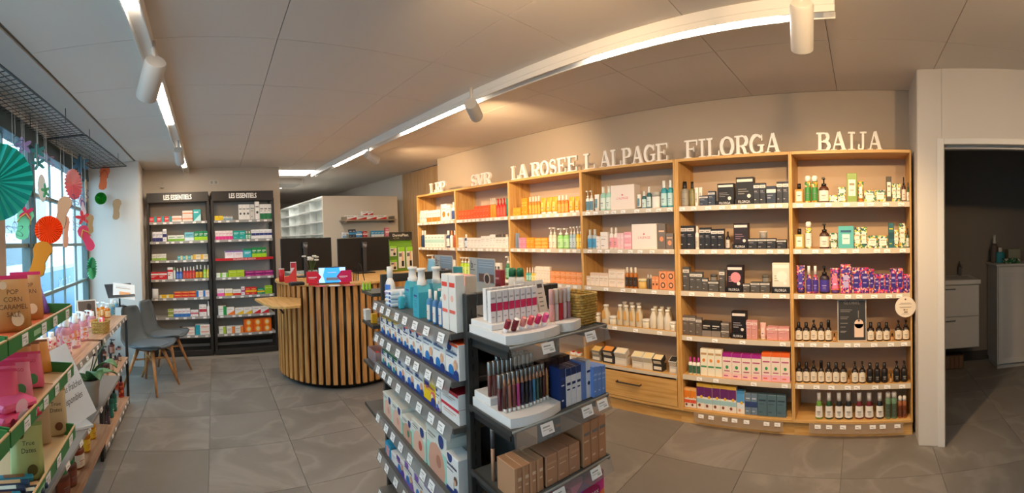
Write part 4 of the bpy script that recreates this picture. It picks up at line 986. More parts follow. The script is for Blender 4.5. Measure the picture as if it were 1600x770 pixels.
def arrow(px,r,col,flip,label):
    t=thing('arrow_display',label,'display',oncounter(px,r),FA); s=-1 if flip else 1
    pts=[(-.07*s,.02),(.03*s,.02),(.075*s,.075),(.03*s,.13),(-.07*s,.13)]
    if flip: pts=pts[::-1]
    MB().prism(pts,-.008,.0,col).build('arrow_panel',t); MB().box(-.05,-.03,0,.05,.03,.02,'c8182a').build('foot',t)
    q=MB(); q.rect(-.05,.07,.03,.078,-.009,'f4d8dc'); q.rect(-.045,.06,.01,.063,-.009,'f4d8dc'); q.build('print',t)
arrow(490,4.12,'d81c34',False,'red arrow shaped display left of the blue screen')
arrow(538,4.14,'c81a5a',True,'crimson arrow shaped display right of the blue screen')
t=thing('tablet','tablet with bright blue screen between two red arrows','tablet',oncounter(519,4.2),FA)
m=MB(); m.box(-.14,-.006,0,.14,.006,.165,'15171a',.003); m.xf(Matrix.Rotation(R(-12),4,'X')); m.build('frame',t)
m=MB(); m.rect(-.13,.01,.13,.155,-.0068,'em:2a8ae0:1.0'); m.add([(-.13,-.0072,.01),(-.07,-.0072,.01),(-.09,-.0072,.08),(-.07,-.0072,.155),(-.13,-.0072,.155)],[(0,1,2,3,4)],'em:9acdf0:1.0'); m.add([(.13,-.0072,.01),(.13,-.0072,.155),(.07,-.0072,.155),(.09,-.0072,.08),(.07,-.0072,.01)],[(0,1,2,3,4)],'em:9acdf0:1.0')
m.rect(-.04,.105,.04,.112,-.0075,'f0f6fa'); m.rect(-.06,.03,.06,.06,-.0075,'8a98a4'); m.xf(Matrix.Rotation(R(-12),4,'X')); m.build('screen',t)
for i,(px,c) in enumerate(((500,'e84a4a'),(522,'f0e8e4'),(545,'e86a7a'))):
    m=MB(); m.box(-.05,-.03,0,.05,.03,.003,c); cobj('leaflet',px,4.0,m,['red leaflet lying flat on the counter edge','white leaflet lying flat on the counter edge','pink leaflet lying flat on the counter edge'][i],'leaflet',None,FA+.1*i)
# display stand with bandages at the end of the desk
t=thing('bandage_display','green cardboard display with black header and hanging bandage packs','display',(-4.95,2.75,1.031),R(90))
MB().box(-.17,0,0,.17,.14,.36,'6a9a2a',.002).prism([(-.17,.36),(.17,.36),(.17,.42),(-.17,.42)],.02,.04,'7ab02a').build('body',t)
m=MB(); m.box(-.165,-.012,.4,.17,.004,.51,'26241f',.002); m.build('header',t); q=MB(); q.text('DermaPlast.',0,.452,-.013,.05,'e8e8e4',.27); q.text('ACTIVE',-.07,.42,-.013,.026,'8a9a6a',.1); q.build('lettering',t)
for i in range(3):
    for j in range(2 if i==0 else 1):
        x=-.125+.12*i; z0=.04 if i or j else .2; hh=.27 if i else .13
        if i==0 and j==1: z0=.02
        o=MB().box(x-.045,-.03,z0,x+.045,-.012,z0+hh,'d8d8cc').rect(x-.045,z0+hh*.8,x+.045,z0+hh,-.0305,'8ac82a').rect(x-.04,z0+hh*.55,x+.0,z0+hh*.72,-.0305,'6a6a6e').rect(x+.0,z0+hh*.3,x+.025,z0+hh*.78,-.031,'d8a888').rect(x-.005,z0+hh*.08,x+.03,z0+hh*.34,-.0315,'1a1a1c').build('bandage_pack',t)
# ---------------------------------------------------------------- white drawer unit behind, with metal shelves
BX=-6.2
t=thing('pharmacy_cabinet','tall pale cabinet block behind the counter, white shelves on its left face','cabinet',(BX,2.12,0))
bx('end_panel',(-.03,0,0,0,1.29,2.135),'mt:d8cdbb',t); bx('top_board',(-2.9,0,2.11,-.03,1.29,2.135),'e8ebe8',t); bx('core',(-2.9,.14,0,-.03,1.29,2.11),'dfe6e4',t)
for z in (.2,.5,.8,1.1,1.36,1.55,1.74,1.93): bx('shelf',(-2.9,0,z,-.03,.14,z+.018),'eef2f0',t)
for x in (-.75,-1.45,-2.15,-2.88): bx('divider',(x,.0+.02,0,x+.018,.14,2.11),'e4eae8',t)
BF=Frame(BX,0,R(90))
for i,z in enumerate((1.757,1.487)):
    ya,yb=(2.385,3.28) if i==0 else (2.4,3.26)
    s=thing('wall_shelf',['steel wall shelf on the pale cabinet, upper one','steel wall shelf on the pale cabinet, lower one'][i],'shelf',(BX+.001,ya,z),R(90))
    bx('board',(0,-.2,-.02,yb-ya,0,0),'met:b8b4ac',s); 
    for x in (.03,yb-ya-.05): bx('bracket',(x,-.19,-.05,x+.02,-.0,.05),'met:a8a49c',s)
row(BF,1.7575,-.17,'upper steel shelf behind counter','''c|white and red stripe carton|541|604|336|4|f0ece8,c8302c,3a3436|s
c|stacked white and red carton|566|583|330|2|f0ece8,c8302c,3a3436|s|b=336''')
row(BF,1.4875,-.17,'lower steel shelf behind counter','''c|white carton|535|545|363|2|e8ecee,7aa8c8,8a98a8|b
c|navy carton|545|556|358|2|26344a,4a9ac8,d8e0e8|m
c|blue carton|556|566|361|1|2a88c0,e8f0f4,d8e8f0|m
c|red carton|567|574|361|1|c82a30,f0d8d8,f0d8d8|m
c|blue and white carton|580|600|360|4|3a98c8,e8f0f4,d8e8f0|b
c|pink upright carton|602|608|355.5|1|e07a90,f4d8dc,f4d8dc|m''')

# ================================================================ CENTRE GONDOLA
GK='33322f'; GA=R(-8.5); GL=.95; GW=.43; GT=1.285
g=thing('gondola','dark metal display gondola standing in the middle of the shop','gondola',(-1.2,.92,0),GA)
for x in (0,-GL):
    for y in (0,GW-.045):
        p_=bx('post',(x-.028,y,0,x+.0,y+.045,GT),GK,g,.003)
        if x==0:
            sb=MB()
            for k in range(24): sb.box(x-.0002,y+.018,.1+k*.048,x+.0006,y+.024,.125+k*.048,'0e0e0e')
            struct(sb.build('slots',p_),'stuff')
    bx('top_rail',(x-.028,.045,GT-.045,x,GW-.045,GT),GK,g,.003)
    bx('foot',(x-.028,-.12,.02,x,GW+.1,.07),GK,g,.003)
bx('centre_panel',(-GL,GW/2-.006,.1,-.028,GW/2+.006,1.12),'4a4a48',g)
GS=[1.145,.975,.81,.54,.33,.12]
def clearrail(par,x0,x1,y,z,n,single=True,w=.05):
    m=MB(); m.add([(x0,y,z+.006),(x1,y,z+.006),(x1,y-.016,z-.045),(x0,y-.016,z-.045)],[(3,2,1,0)],'tr:cfccc8:.3'); m.build('clear_rail',par)
    for i in range(n):
        xx=x0+(x1-x0)*(i+.5+random.uniform(-.2,.2))/n; put(tag_m(w),'price_tag',par,(xx,y-.0115,z-.02)).rotation_euler=(-.3,0,0)
def tag_m(w,h=.034):
    if ('g',w) not in TM:
        m=MB(); m.box(-w/2,-.001,-h/2,w/2,.0005,h/2,'f2efec'); m.rect(-w*.38,h*.12,w*.2,h*.24,-.0014,'9a9690'); m.rect(.05*w,-h*.33,w*.36,-h*.17,-.0014,'b8b4b0'); m.rect(-w*.38,-h*.1,w*.3,-h*.04,-.0014,'b0aca6'); TM['g',w]=m.mesh('price_tag')
    return TM['g',w]
for i,z in enumerate(GS):
    s=bx('shelf',(-GL+.002,-.05,z-.022,-.03,GW/2-.008,z),'5a5854',g,.002); clearrail(s,-GL+.01,-.03,-.051,z,8)
    s=bx('back_side_shelf',(-GL+.002,GW/2+.008,z-.022,-.03,GW+.06,z),'5a5854',g,.002)
EZ=[1.15,.895,.665,.42,.16]
for i,z in enumerate(EZ):   # shelves on the near end
    s=MB().box(.002,.0,z-.02,.02,GW,z-.004,'24211f').box(.002,.0,z-.004,.26,GW+.0,z,'tr:8a8a86:.4').box(.002,-.002,z-.012,.26,.006,z+.004,'3a3a38').box(.002,GW-.006,z-.012,.26,GW+.002,z+.004,'3a3a38').build('end_shelf',g)
    mm=MB(); mm.add([(.262,0,z+.006),(.262,GW,z+.006),(.28,GW,z-.05),(.28,0,z-.05)],[(0,1,2,3)],'tr:d8d4ce:.22'); mm.tube([(.262,0,z),(.262,GW,z)],.004,'8a8a86',6); mm.build('clear_rail',s)
    for k,f in enumerate([(.33,.78),(.3,.72,.9),(.4,.8),(.3,.7),(.5,)][i]):
        o=put(tag_m(.05),'price_tag',s,(.2725,GW*f,z-.022)); o.rotation_euler=(-.32,0,R(90))
    bx('bracket',(.0,.02,z-.05,.22,.026,z-.02),'2a2a28',s); bx('bracket',(.0,GW-.03,z-.05,.22,GW-.024,z-.02),'2a2a28',s)
for z in (1.18,1.0,.76,.5):   # small shelves on the far end
    bx('far_end_shelf',(-GL-.25,-.05,z-.02,-GL-.03,GW-.02,z),'3a3936',g,.002)
def gon(i,name,spec,yf=-.028): row(GONF,GS[i]+.0008,yf,name+' of centre gondola',spec)
gon(0,'top shelf','''c|tall white carton with green ring|688|709|428|2|ece8e0,f4b8a8,e86a5a,e84a3a,9ac8a8|w''')
gon(0,'top shelf','''c|rear tall white carton|700|726|429|2|e4e0d8,f0b4a4,e86a5a|k''',.06)
GW0='f0ece6'
gon(1,'second shelf','''c|plaster carton with yellow top|594|619|499|3|f0ece6,1f3a7a,8a8a90,d8a888,e8b890,2a7ac0,e8c020|H
c|low plaster carton|619.5|628.5|514|1|f0ece6,1f3a7a,8a8a90,d8a888,e8b890,2a7ac0|H
c|plaster carton with orange top|628.8|658|514|3|f0ece6,1f3a7a,6a7a9a,d8a888,e8b890,2a7ac0,f0581e|H
c|large plaster carton with orange top|658.5|714|525|3|f0ece6,1f3a7a,6a7a9a,d8a888,e8b890,2a7ac0,f0581e|H''')
gon(2,'third shelf','''c|plaster carton with green top|595|620|554|3|f0ece6,1f3a7a,8a8a90,d8a888,e8c080,2a9aa0,1f8a5a|H
c|plaster carton with blue tab|620.5|659.5|570|3|f0ece6,1f3a7a,8a8a90,d8a888,f0a890,2a6ac0|H
c|yellow children plaster carton|660|679|594|1|f0c81e,2a3a8a,e85a6a,e86a7a,f4e8a8,f0c81e|H
c|slim white plaster carton|679.5|686|606|1|f0ece6,5a3a8a,8a8a90,d8a888,d8a888,2a6ac0|H
c|red and white boxed bandage|686.5|714|608|1|ece8e4,c8283a,c89a80|k|k=2''')
gon(3,'fourth shelf','''c|hanging wound plaster pack with finger|598|626|624|2|e4e2d6,bcd8c8,e8b8a0,1f3a7a,8a8a86,d89a84|W
c|hanging wound plaster pack with arm|627.5|642|653|1|e4e2d6,7ab894,d8a088,1f3a7a,8a8a86,4a8a6a|W
c|hanging plaster pack with heel|642.5|664|662|1|e4e2d6,b4dcc8,e8b8a0,1f3a7a,8a8a86,c85a4a|W
c|large hanging plaster pack with hands|664.5|695|672|1|e0ded2,a8d8c8,d8a088,1f3a7a,8a8a86,b87a62|W
c|large white plaster carton|696|714|711|1|e8e6e2,1f3a7a,6a6a70,6a4a3a,d8a888,e8e6e2|H''')
gon(4,'fifth shelf','''c|teal blue carton|601|609.5|693|1|2a90b8,e8a0a0,e8f0f4|o
c|narrow white carton|610|617|708|1|ece8e6,c8b8b0,8a8a90|t
c|pink top plaster carton|617.5|630.5|716|1|f0ece6,5a3a9a,e8a0b8,d8a888,e8b890,2a7ac0|H
c|plaster carton with blue foot|631|661|735|2|f0ece6,8a5ab0,8a8a90,d8a888,e8b890,2a7ac0|H
c|purple carton|661.5|690|752|2|5a3a8a,ece8e6,c8b8e0|m''')
# things on the top shelf, placed by distance
SHN='top shelf of centre gondola'
def gpl(kind,desc,px,wpx,yt,ly,cols,st='',z=GS[0],rz=GA,shelf=SHN,text=None,fr=GONF,h=None,d=None):
    lx,zt=fr.hit(px,yt,ly); P=fr.w(lx,ly,z+.0008); r=math.hypot(P.x,P.y); w=wpx/F*r
    return place(kind,desc,P,rz,w,(h or zt-z),cols,st,shelf,(round(px,2),0),text=text,d=d)
def bigpump(px,wpx,yt,ly,label,z=GS[0]):
    lx,zt=GONF.hit(px,yt,ly); P=GONF.w(lx,ly,z+.0008); r=math.hypot(P.x,P.y); w=wpx/F*r; h=zt-z; k=w/2
    t=thing('disinfectant_bottle',label,'bottle',P,GA,'large teal disinfectant bottles on the gondola')
    m=MB(); m.prism([(-k,0),(k,0),(k,h*.52),(k*.45,h*.66),(-k*.3,h*.66),(-k,h*.5)],-.03,.03,'3aa8bc'); m.rect(-k*.55,h*.4,k*.5,h*.46,-.0306,'1f4a8a'); m.rect(-k*.5,h*.41,k*.4,h*.415,-.0312,'d8e8f4')
    for zz,a in ((.33,.3),(.28,.45),(.24,.4),(.2,.35),(.1,.3)): m.rect(-k*.5,h*zz,-k*.5+k*a*2,h*(zz+.012),-.0306,'2a7a9a')
    m.build('body',t)
    c=MB(); c.lathe([(k*.6,h*.64),(k*.62,h*.66),(k*.62,h*.73),(k*.5,h*.75),(k*.44,h*.92),(k*.5,h*.93),(k*.62,h*.96),(k*.6,h)],'eeeae4',20); c.build('pump_head',t)
bigpump(644,25,417,.06,'large teal bottle with white pump head, leftmost of three')
bigpump(658,24,419,.0,'large teal bottle with white pump head, middle and nearest of three')
bigpump(681,24,417,.09,'large teal bottle with white pump head, behind the small blue bottles')
gpl('b','teal bottle with white cap',622.5,9,456,-.02,['3aa8bc','eeeae4','3aa8bc','1f4a8a'],'S')
gpl('b','tall teal bottle with white cap',631,11,443,.03,['3aa8bc','eeeae4','3aa8bc','1f4a8a'],'S')
gpl('b','tall teal bottle with white cap',640,10,441,.09,['3aa8bc','eeeae4'],'S')
gpl('b','small blue bottle with white cap',667,10,453,-.025,['4a88b8','eeeae4','e8e4da','d85a4a'],'S')
gpl('b','small blue bottle with white cap',676,10,455,-.028,['4a80b4','eeeae4','e8e4da','d85a4a'],'S')
gpl('p','small blue spray bottle with white head',685,10,451,-.028,['4a78b0','eeeae4','e8e4da','d85a4a'],'S')
o=gpl('z','white bottle with long nozzle',601,19,417,-.01,['eeebe6','eeebe6','4a7ac8','d87a8a'])
for j in range(4):
    lx,_=GONF.hit(610,470,-.03); m=MB(); m.box(-.045,0,0,.045,.11,.019,'e4ecf2',.006); m.rect(.02,.003,.044,.016,-.0004,'2a4a9a'); m.rect(-.035,.005,.01,.013,-.0004,['9ac0dc','e8c8a0','9ac0dc','b8a8d8'][j])
    o=m.build('wipes_pack',None,GONF.w(lx+random.uniform(-.004,.004),-.045,GS[0]+.001+.0195*j),GA+random.uniform(-.05,.05)); tag(o,['bottom','second lowest','second highest','topmost'][j]+' pack of white and blue wipes in the gondola stack','wipes','stacked packs of wipes')
# loose clear dividers and the back side goods seen over the rail
SB='back side of centre gondola'
for a in [('f','light blue refill pouch',667,24,405,.34,['8ac0d4','b0d8e4','1f3a8a'],''),('c','teal low box',711,14,417,.40,['3a8a90','2a6a70','2a6a70'],'n'),('c','dark red low box',777,14,422,.40,['8a3038','6a2028','c89090'],'m'),
  ('a','aerosol with dark green cap',795,13,419,.40,['e8e6e0','1f6a4a','c8dcd0'],''),('a','aerosol with dark green cap',807,13,419,.42,['e8e6e0','1f6a4a','c8dcd0'],'')]:
    gpl(a[0],a[1],a[2],a[3],a[4],a[5],a[6],a[7],shelf=SB)
def bcard(px0,px1,yt,lab,ly):
    a,zt=GONF.hit(px0,yt,ly); b,_=GONF.hit(px1,yt,ly); W=b-a; z0=GS[0]+.001; hh=zt-z0
    t=thing('advert_card',lab,'sign',GONF.w(a,ly,z0),GA,'grey advertising cards on the gondola')
    m=MB(); m.box(0,0,0,W,.006,hh,'b4b4b0'); m.box(W*.33,-.001,hh*.4,W,0,hh*.97,'8a9cac'); m.box(W*.4,-.0016,hh*.42,W*.97,-.001,hh*.62,'6a5048'); m.disc(W*.72,hh*.5,W*.13,-.002,'c8b8ac'); m.disc(W*.72,hh*.5,W*.09,-.0024,'4a3a38')
    for z_ in (.9,.84,.78): m.box(W*.4,-.0016,hh*z_,W*.95,-.001,hh*z_+.003,'aebcc8')
    m.build('card',t)
    q=MB(); q.text('b',W*.12,hh*.74,-.0012,hh*.27,'2a2826'); q.rect(W*.22,hh*.82,W*.28,hh*.84,-.0012,'2a2826'); q.rect(W*.05,hh*.68,W*.25,hh*.7,-.0012,'4a4846'); q.build('print',t)
bcard(679,706,398,'grey advertising card with letter b, partly hidden behind teal bottles',.47)
bcard(733,772,402,'grey advertising card with letter b, right of the tall white cartons',.47)
# lime tubes etc. on the far end of the gondola
def fe(kind,desc,px,wpx,yt,lx,z,cols,st='',k=None,dd=None):
    # intersect the pixel column with local x = lx
    v=ray(px,yt); h=Vector((v.x,v.y)); q=GONF.o+GONF.u*lx; s_=q.dot(GONF.u)/h.dot(GONF.u); P=CAM+v*s_; P2=Vector((P.x,P.y,z)); r=math.hypot(P.x,P.y)
    return place(kind,desc,P2,GA,wpx/F*r,P.z-z,cols,st,'far end of centre gondola',(round(px,2),0),d=dd)
for i,px in enumerate((565,570,575)): fe('t','lime green tube',px,5.5,440,-1.14+.0*i,1.181,['a8d828','8ac020','e8f0d0'])
fe('c','white carton with barcode',569,13,483,-1.16,1.001,['e0dcd4','b8b4ac','6a6660'],'t')
fe('c','yellow carton',580,8,490,-1.05,1.001,['d8a020','e8c060','a87818'],'t')
t=thing('clear_basket','clear plastic basket of red rolls on the gondola end','basket',GONF.w(-1.21,-.02,.7605),GA)
m=MB(); m.box(0,0,0,.17,.3,.004,'tr:d8d0d0:.3'); m.box(0,0,0,.004,.3,.07,'tr:d8c8c8:.35'); m.box(.166,0,0,.17,.3,.07,'tr:d8c8c8:.35'); m.box(0,0,0,.17,.004,.07,'tr:d8c8c8:.35'); m.box(0,.296,0,.17,.3,.07,'tr:d8c8c8:.35'); m.build('basket',t)
for i in range(3):
    m=MB(); m.lathe([(.016,-.05),(.018,-.045),(.018,.045),(.016,.05)],'e8e4e0',10); m.lathe([(.0186,-.05),(.0186,-.015)],'c8183a',10); m.xf(Matrix.Rotation(R(90),4,'Y'))
    tag(m.build('wrapped_roll',None,GONF.w(-1.125,.02+.045*i,.785),GA+.15*(i-1)),['front','middle','rear'][i]+' red and white roll in the clear basket','roll','rolls in the clear basket')
# ---------------------------------------------------------------- near end: cosmetics
E0=EZ[0]+.001
def plr(fr,lx,ly,z): return fr.w(lx,ly,z)
# local frame of ENDF: x 0..GW across, -y outwards
def ecl(px,y,ly): return ENDF.hit(px,y,ly)[0]
EA=R(81.5)
def tray(z,x0,x1,y0,y1,steps,label,name='cosmetic_tray'):
    t=thing(name,label,'tray',ENDF.w(0,0,z),EA)
    n=8; top=[]
    for i in range(n+1): f=i/n; top.append((x0+(x1-x0)*f, y0-.022*math.sin(math.pi*f)))
    poly=top+[(x1,y1),(x0,y1)]
    MB().plate(poly,0,.03,'eeebe8').build('base',t)
    for a,b,h in steps: MB().box(x0+.004,a,.03,x1-.004,b,h,'f0edea',.002).build('step',t)
    return t
tray(E0,.005,.225,-.235,-.01,[(-.15,-.015,.05)],'white curved tray holding lipsticks and slim cartons, on the end top shelf')
tray(E0,.228,.345,-.215,-.02,[(-.12,-.03,.045)],'smaller white curved tray holding five lip glosses')
SE='tray on end top shelf'
for i in range(8):
    x=.02+i*.0245
    place('c','slim white carton with pink band',ENDF.w(x+.011,-.13,E0+.0505),EA,.021,.105,['efebe8','d02a5a','b8b0b0'],'m',SE,(x,0),d=.021)
for i in range(7):
    x=.03+i*.0245
    place('c','rear slim white carton',ENDF.w(x+.011,-.085,E0+.0505),EA,.021,.108,['efebe8','e0d8d4','c8c0c0'],'k',SE,(x,0),d=.021)
LIP=['8a1428','6a1020','d8807a','e0485a','c81a5a','e84a8a']
for i,c in enumerate(LIP):
    t=thing('lipstick',['dark red lipstick lying tilted in the tray, nearest the post','deep red lipstick with a pale cap in the tray','dusty pink lipstick tilted in the tray','coral lipstick tilted in the tray','magenta lipstick tilted in the tray','bright pink lipstick tilted in the tray, farthest along'][i],'lipstick',ENDF.w(.035+.03*i,-.19-.004*i+.003*i,E0+.032),EA,'lipsticks in the white tray')
    q=Matrix.Rotation(R(28),4,'X')
    m=MB(); m.lathe([(.0085,.0),(.009,.002),(.009,.02)],'f0e8ea' if i!=1 else c,14); m.xf(q); m.build('base',t)
    m=MB(); m.lathe([(.0095,.015),(.0098,.017),(.0095,.042),(.007,.044)],c if i!=1 else '7a1422',14); m.lathe([(.0088,.0442),(.006,.0446)],c if i!=1 else 'f4efe8',14); m.xf(q); m.build('cap',t)
GLS=[('d89a98','d8a8a0'),('c8beb8','e0d4c4'),('b81428','d8b8a8'),('c4a8a8','e0c8c0'),('a87a84','e4dcd8')]
for i,(c,k) in enumerate(GLS):
    t=thing('lip_gloss',['rosy lip gloss tube with pink cap','clear lip gloss tube with cream cap','deep red lip gloss tube','pale pink lip gloss tube beside the red one','mauve lip gloss tube with white cap beside basket'][i],'lip gloss',ENDF.w(.243+.0215*i,-.175+.002*i,E0+.031),EA,'lip glosses in the white tray')
    MB().lathe([(.009,0),(.0095,.002),(.0095,.058),(.007,.06)],c,14).build('body',t); MB().lathe([(.0095,.06),(.0095,.11),(.008,.112)],k,14).build('cap',t)
# clear testers and pale cards behind the glosses
for i in range(3):
    m=MB(); m.box(-.02,0,0,.02,.006,.12,'e8e4e0'); m.rect(-.012,.09,.012,.105,-.0005,'5a5656')
    for k in range(4): m.rect(-.013,.02+.016*k,.006,.024+.016*k,-.0005,'8a8684')
    m.xf(Matrix.Rotation(R(-14),4,'X')); o=m.build('swatch_card',None,ENDF.w(.2+.045*i,-.075,E0+.046 if i else E0+.051),EA); tag(o,['left','middle','right'][i]+' white swatch card leaning behind the lip glosses','card','white swatch cards')
# wicker basket
t=thing('wicker_basket','square golden wicker basket at the right end of the top end shelf','basket',ENDF.w(.395,-.13,E0),EA)
def woven(t,w,d,h,rows=11,n=44,flare=1.08,col='wicker'):
    def rr(s,i,off,z):
        f=i/n*4; k=int(f)%4; u=f-int(f); P=[(-1,-1),(1,-1),(1,1),(-1,1)]; a,b=P[k],P[(k+1)%4]; x=a[0]+(b[0]-a[0])*u; y=a[1]+(b[1]-a[1])*u
        q=(abs(x)**8+abs(y)**8)**-.125; nx,ny=x*q,y*q; return ((w/2*s+off)*nx,(d/2*s+off)*ny,z)
    for r in range(rows):
        z=h*(r+.4)/rows; s=1+(flare-1)*z/h
        m=MB(); m.tube([rr(s,i,.0018*(1 if (i+r)%2 else -1),z) for i in range(n)],h/rows*.46,col,5,True); m.build('woven_strand',t)
    st=MB()
    for i in range(0,n,2): st.tube([rr(1,i,0,0),rr(flare,i,0,h)],.0018,col,4)
    struct(st.build('stakes',t),'stuff'); m=MB(); m.tube([rr(flare,i,.001,h) for i in range(n)],.005,col,6,True); m.build('rim',t); bx('bottom',(-w/2*.98,-d/2*.98,.001,w/2*.98,d/2*.98,.004),col,t)
woven(t,.088,.15,.11)
# second end shelf: pencils, blue cartons
E1=EZ[1]+.001
tray(E1,.01,.215,-.24,-.01,[(-.12,-.015,.055)],'white stepped tray full of make-up pencils and silver capped tubes')
PC=['5a2a20','a86a58','7a3a3a','b83a7a','2a2440','1a1a1c','24304a','3a7aa0','3a5a52','26261f','5a2a2a','b8824a']
for i,c in enumerate(PC):
    t=thing('makeup_pencil',f'{["dark brown","dusty rose","maroon","magenta","dark violet","black","navy","blue","grey green","olive black","wine red","golden brown"][i]} make-up pencil standing in the white tray','pencil',ENDF.w(.025+.0158*i,-.19-.01*math.sin(i/11*3.14),E1+.031),EA,'make-up pencils in the white tray')
    MB().lathe([(.0058,0),(.0058,.012)],'e8e4e0',8).build('end_cap',t); MB().lathe([(.0056,.012),(.0056,.085)],c,8).build('shaft',t); MB().lathe([(.0056,.085),(.003,.1),(.0005,.106)],'c88a68',8).build('tip',t)
for j in range(3):
    for i in range(11):
        if j==2 and i<3: continue
        c=['5a2028','6a3430','4a2024','8a5048','3a2028'][(i*2+j)%5]
        key=('tube',c)
        if key not in CC: CC[key]=[(MB().lathe([(.007,0),(.0072,.002),(.0072,.07)],c,10)).mesh('body'),(MB().lathe([(.0075,.07),(.0075,.072),(.0078,.112),(.0065,.115)],'met:a8a49e',10)).mesh('cap')]
        o=thing('cosmetic_tube',f'{["front","middle","rear"][j]} row silver capped tube, {["nearest the post"] [0] if i==0 else num(i+1)+" from the post"}, in pencil tray','tube',ENDF.w(.022+.0178*i+.004*j,[-.165,-.1,-.06][j],E1+(.031 if j==0 else .056)),EA,'silver capped tubes in the pencil tray')
        put(CC[key][0],'body',o); put(CC[key][1],'cap',o)
SE='second end shelf of gondola'
for i in range(6):
    x=.222+.0245*i; place('c',['navy carton','white and navy carton','white and navy carton','white and navy carton','periwinkle carton','white carton with navy mark'][i],ENDF.w(x+.012,-.235,E1),EA,.0235,[.135,.13,.13,.13,.135,.135][i],[['1f3468','2a4488','e8eaf0'],['e8e6ea','1f3468','1f3468'],['e8e6ea','1f3468','1f3468'],['e8e6ea','1f3468','1f3468'],['6a88c8','8aa4d8','3a5aa8'],['e4e2e6','2a3468','2a3468']][i],['t','k','k','k','n','o'][i],SE,(x,0),d=.06)
for i in range(3):
    x=.37+.022*i-.0; place('c','sky blue carton',ENDF.w(x+.006,-.25,E1),EA,.021,.11-.003*i,['6a8ed0','9ab4e4','b8ccf0'],'t',SE,(x,0),d=.07)
for i in range(5): place('c','rear dark carton',ENDF.w(.24+.03*i,-.12,E1),EA,.028,.13,['3a2a30','6a5058','8a7078'],'t',SE,(i,0),d=.05)
# third end shelf: copper cartons
E2=EZ[2]+.001; SE='third end shelf of gondola'
for i in range(4): place('c','low copper carton',ENDF.w(.03+.0285*i,-.245,E2),EA,.027,.105,['b98a66','c89a76','e0c4a8'],'h',SE,(i,0),d=.1)
for i in range(3): place('c','wide copper carton',ENDF.w(.165+.052*i,-.245,E2),EA,.05,.1,['b88868','c89a78','dcbc9c'],'t',SE,(i,0),d=.09)
for i in range(3): place('c','tall copper carton',ENDF.w(.325+.04*i,-.25,E2),EA,.038,.155,['b8845e','7a7672','e0c0a0'],'t',SE,(i,0),d=.12)
for i in range(2): place('c','grey sided tall carton',ENDF.w(.26+.035*i,-.13,E2),EA,.033,.16,['6a6c72','b8845e','9a9a9e'],'t',SE,(i,0),d=.06)
t=thing('brush_pen','slim copper and grey pen standing near the gondola post','pen',ENDF.w(.03,-.1,E2),EA); MB().lathe([(.007,0),(.007,.11)],'b88a6a',8).build('shaft',t); MB().lathe([(.0075,.11),(.0075,.17)],'4a4a4c',8).lathe([(.0075,.17),(.006,.18)],'c8c8b8',8).build('cap',t)
E3=EZ[3]+.001; SE='lowest visible end shelf'
t=thing('tissue_box','pink and purple tissue box on the lowest end shelf','box',ENDF.w(.3,-.25,E3),EA)
m=MB(); m.box(-.1,0,0,.11,.11,.2,'fl:12:b01a6a,d83a8a,e8783a,7a2a8a,e85aa0',.004); m.build('carton',t); q=MB(); q.disc(.03,.14,.03,-.001,'a81a5a',20,.055); q.text('Kleenex',.03,.13,-.002,.03,'f4eef0',.09); q.build('logo',t)
for i in range(2): place('c',['silver and white carton','teal carton'][i],ENDF.w(.06+.07*i,-.24,E3),EA,.065,.16,[['d8d8dc','8a2a6a','8a8a8e'],['2a98b0','e8e8ec','e8f0f4']][i],'s',SE,(i,0),d=.08)
for i in range(3): place('c','grey white carton inside',ENDF.w(.05+.1*i,-.09,E1-.001),EA,.06,.1,['b8b6b2','8a8886','8a8886'],'t','second end shelf near centre panel',(i,0),d=.04) if 0 else None
# ================================================================ LEFT RACK BY THE WINDOW
RA_=math.pi-.0417; RKF=Frame(-2.26,-.608,RA_)
K='232220'
rk=thing('window_rack','black metal rack with wooden shelves under the window, far unit','rack',(-2.26,-.608,0),RA_,'black metal racks under the window')
RZ1=[.83,.44,.07]
for x in (.74,1.79):
    for y in (0,.32): bx('post',(x-.012,y,0,x+.012,y+.024,.86 if y else .83),K,rk,.002)
    bx('side_bar',(x-.01,.024,.77,x+.01,.32,.79),K,rk)
for z in RZ1:
    s=bx('shelf',(.752,.002,z-.022,1.778,.34,z),'rackwood',rk,.002); MB().box(.752,-.003,z-.034,1.778,-.0,z+.002,'gl:a8a098').build('price_rail',s); tags(s,.76,1.77,z-.016,-.005,True,7,.045,.026)
r2=thing('window_rack','black metal rack carrying the snack display and the orchid, near unit','rack',(-2.26,-.608,0),RA_,'black metal racks under the window')
for x in (-1.6,.70):
    for y in (0,.32): bx('post',(x-.012,y-.0,0,x+.012,y+.024,.83),K,r2,.002)
s=bx('back_shelf',(-1.6,.185,.808,-.46,.34,.83),'rackwood',r2,.002); s=bx('shelf',(-.45,.002,.808,.688,.34,.83),'rackwood',r2,.002); MB().box(-.45,-.003,.796,.688,0,.832,'gl:a8a098').build('price_rail',s); tags(s,0,.68,.814,-.005,True,5,.045,.026)
s=bx('lower_shelf',(-1.6,-.13,.575,.688,.34,.598),'8a8682',r2,.003); tags(s,-.6,.2,.583,-.132,True,4,.05,.022)
s=bx('bottom_shelf',(-1.6,-.07,.24,.688,.34,.262),'rackwood',r2,.002)
def lr(kind,desc,px,wpx,yt,ly,z,cols,st='',shelf='top shelf of window rack',face=.55,text=None,d=None,h=None):
    lx,zt=RKF.hit(px,yt,ly); P=RKF.w(lx,ly,z+.0008); r=math.hypot(P.x,P.y)
    rz=math.atan2(math.sin(face),-math.cos(face))
    return place(kind,desc,P,rz,wpx/F*r,h or (zt-z),cols,st,shelf,(round(-lx,3),0),text=text,d=d)
PK='tr:f4c8d4:.45'; 
